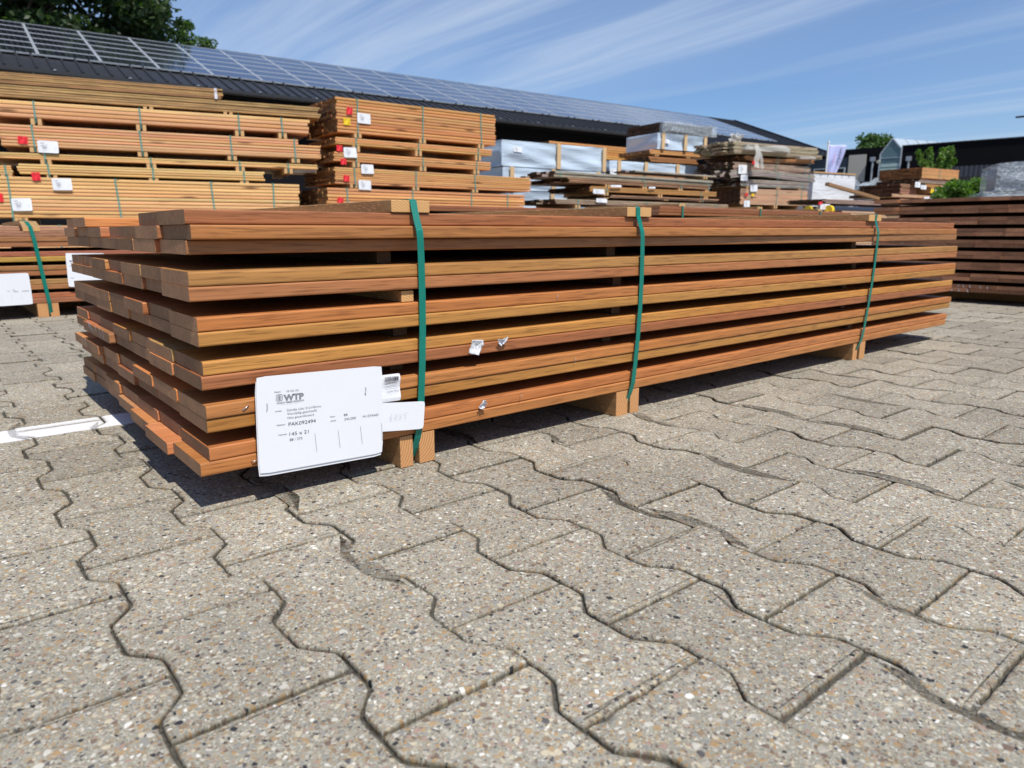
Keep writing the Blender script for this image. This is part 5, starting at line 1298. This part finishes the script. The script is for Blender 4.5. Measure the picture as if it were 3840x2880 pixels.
# ------------------------------------------------------------------ trees and shrubs
def leafmat(name, a, b_):
    m, t, b = newmat(name); oi = N(t, 'ShaderNodeTexCoord').outputs['Object']
    at = N(t, 'ShaderNodeAttribute', attribute_name='tint')
    c = mixc(t, at.outputs['Fac'], a, b_); t.links.new(c, b.inputs['Base Color']); b.inputs['Roughness'].default_value = .55
    tr = N(t, 'ShaderNodeBsdfTranslucent'); t.links.new(mixc(t, 1.0, c, (1.6, 1.9, .7), 'MULTIPLY'), tr.inputs[0])
    mx = N(t, 'ShaderNodeMixShader'); mx.inputs[0].default_value = .35
    t.links.new(b.outputs[0], mx.inputs[1]); t.links.new(tr.outputs[0], mx.inputs[2]); t.links.new(mx.outputs[0], t.nodes['Material Output'].inputs[0]); return m
def crown(name, clusters, leaf, mat, parent, seed):
    rg = np.random.default_rng(seed); VV = []; tt = []
    for (c, r, n) in clusters:
        d = rg.normal(size=(n, 3)); d /= np.linalg.norm(d, axis=1)[:, None]; rad = rg.random((n, 1)) ** (1 / 2.2)
        p = np.array(c) + d * rad * np.array(r)
        a = rg.normal(size=(n, 3)); a /= np.linalg.norm(a, axis=1)[:, None]
        b = np.cross(a, rg.normal(size=(n, 3))); b /= np.linalg.norm(b, axis=1)[:, None]
        s = leaf * rg.uniform(.6, 1.4, (n, 1))
        VV.append(np.stack([p - a * s, p + b * s * .55, p + a * s, p - b * s * .55], 1)); tt.append(np.repeat(rg.random(n), 4))
    V = np.concatenate(VV).reshape(-1, 3); n = len(V) // 4
    me = bpy.data.meshes.new(name); me.vertices.add(len(V)); me.vertices.foreach_set('co', V.astype(np.float32).reshape(-1))
    me.loops.add(len(V)); me.loops.foreach_set('vertex_index', np.arange(len(V), dtype=np.int32)); me.polygons.add(n)
    me.polygons.foreach_set('loop_start', np.arange(0, 4 * n, 4, dtype=np.int32)); me.polygons.foreach_set('loop_total', np.full(n, 4, np.int32))
    at = me.attributes.new('tint', 'FLOAT', 'POINT'); at.data.foreach_set('value', np.concatenate(tt).astype(np.float32))
    me.materials.append(mat); me.update(calc_edges=True)
    return link(name, me, parent)
M_bark = plain('bark', (.09, .07, .05), .9, var=.3, scale=12)
M_leafdark = leafmat('dark_leaves', (.018, .040, .012), (.045, .085, .022))
M_leafmid = leafmat('mid_leaves', (.04, .085, .02), (.08, .15, .035))
M_leafbright = leafmat('bright_leaves', (.055, .125, .018), (.13, .22, .035))
def tree(label, base, H, rx_, nc, per, leaf, mat, seed, trunk=.35, low=.3, cx=0):
    root = empty('tree', base); tag(root, label, 'tree')
    rg = random.Random(seed); cl = []; m = MB()
    m.tube([(0, 0, 0), (rg.uniform(-.2, .2), 0, H * .3), (rg.uniform(-.4, .4), .2, H * .6), (0, 0, H * .85)], [trunk, trunk * .75, trunk * .45, trunk * .15], 10)
    if label.startswith('small bright green maple'):
        for k in range(9):
            a = k * .7 + .3; tip = Vector((math.cos(a) * rx_ * rg.uniform(.5, 1.15), math.sin(a) * rx_ * .6, H * rg.uniform(.86, 1.04))); b0 = Vector((0, 0, H * .62))
            m.tube([b0, b0.lerp(tip, .6) + Vector((0, 0, .03)), tip], [.014, .009, .004], 5)
            for q in range(7):
                cc = b0.lerp(tip, .25 + .13 * q) ; cl.append((tuple(cc), (.085 - .006 * q, .085, .085), 34))
        nc = 14; low = .5; H = H * .86
    for k in range(nc):
        z = H * rg.uniform(low, .97); f = math.sin(math.pi * min(1, max(.05, (z / H - low) / (1 - low) * .85 + .12))) ** .6
        a = rg.uniform(0, 6.283); q = rg.random() ** .5 * rx_ * f
        c = (math.cos(a) * q + cx, math.sin(a) * q * .8, z); r = rg.uniform(.10, .2) * rx_ + (.3 if H > 4 else .04)
        cl.append((c, (r * 1.25, r * 1.1, r * .75), per))
        if k % 3 == 0: m.tube([(0, 0, max(H * low * .7, z - q * .8)), ((c[0]) * .5, c[1] * .5, z - q * .25), c], [trunk * .3, trunk * .18, trunk * .05], 6)
    m.build('trunk', M_bark, root, smooth=True)
    crown('crown', cl, leaf, mat, root, seed); return root
tree('huge dark green tree behind the left part of the barn roof', (4.2, 47.5, 0), 28, 8.8, 190, 620, .18, M_leafdark, 1, .5, .22)
tree('dark green tree left of the huge one, cut by the left picture edge', (-9, 49, 0), 27, 8.5, 110, 420, .18, M_leafdark, 2, .5, .22)
tree('slim lighter green treetop right of the huge tree', (14.0, 45.6, 0), 12.6, 1.5, 34, 150, .11, M_leafmid, 3, .15, .45)
tree('distant green treetop behind the black building left of the glass gable', (57.8, 25.6, 0), 7.6, 2.3, 50, 260, .11, M_leafmid, 4, .2, .3)
tree('small bright green maple sapling behind the far right stack', (19.8, 6.6, 0), 2.36, .62, 46, 50, .05, M_leafbright, 5, .03, .55)
tree('bright green shrub between the far right stack and the wrapped pallet', (14.8, 4.1, 0), 1.34, .72, 60, 150, .04, M_leafbright, 6, .03, .15)
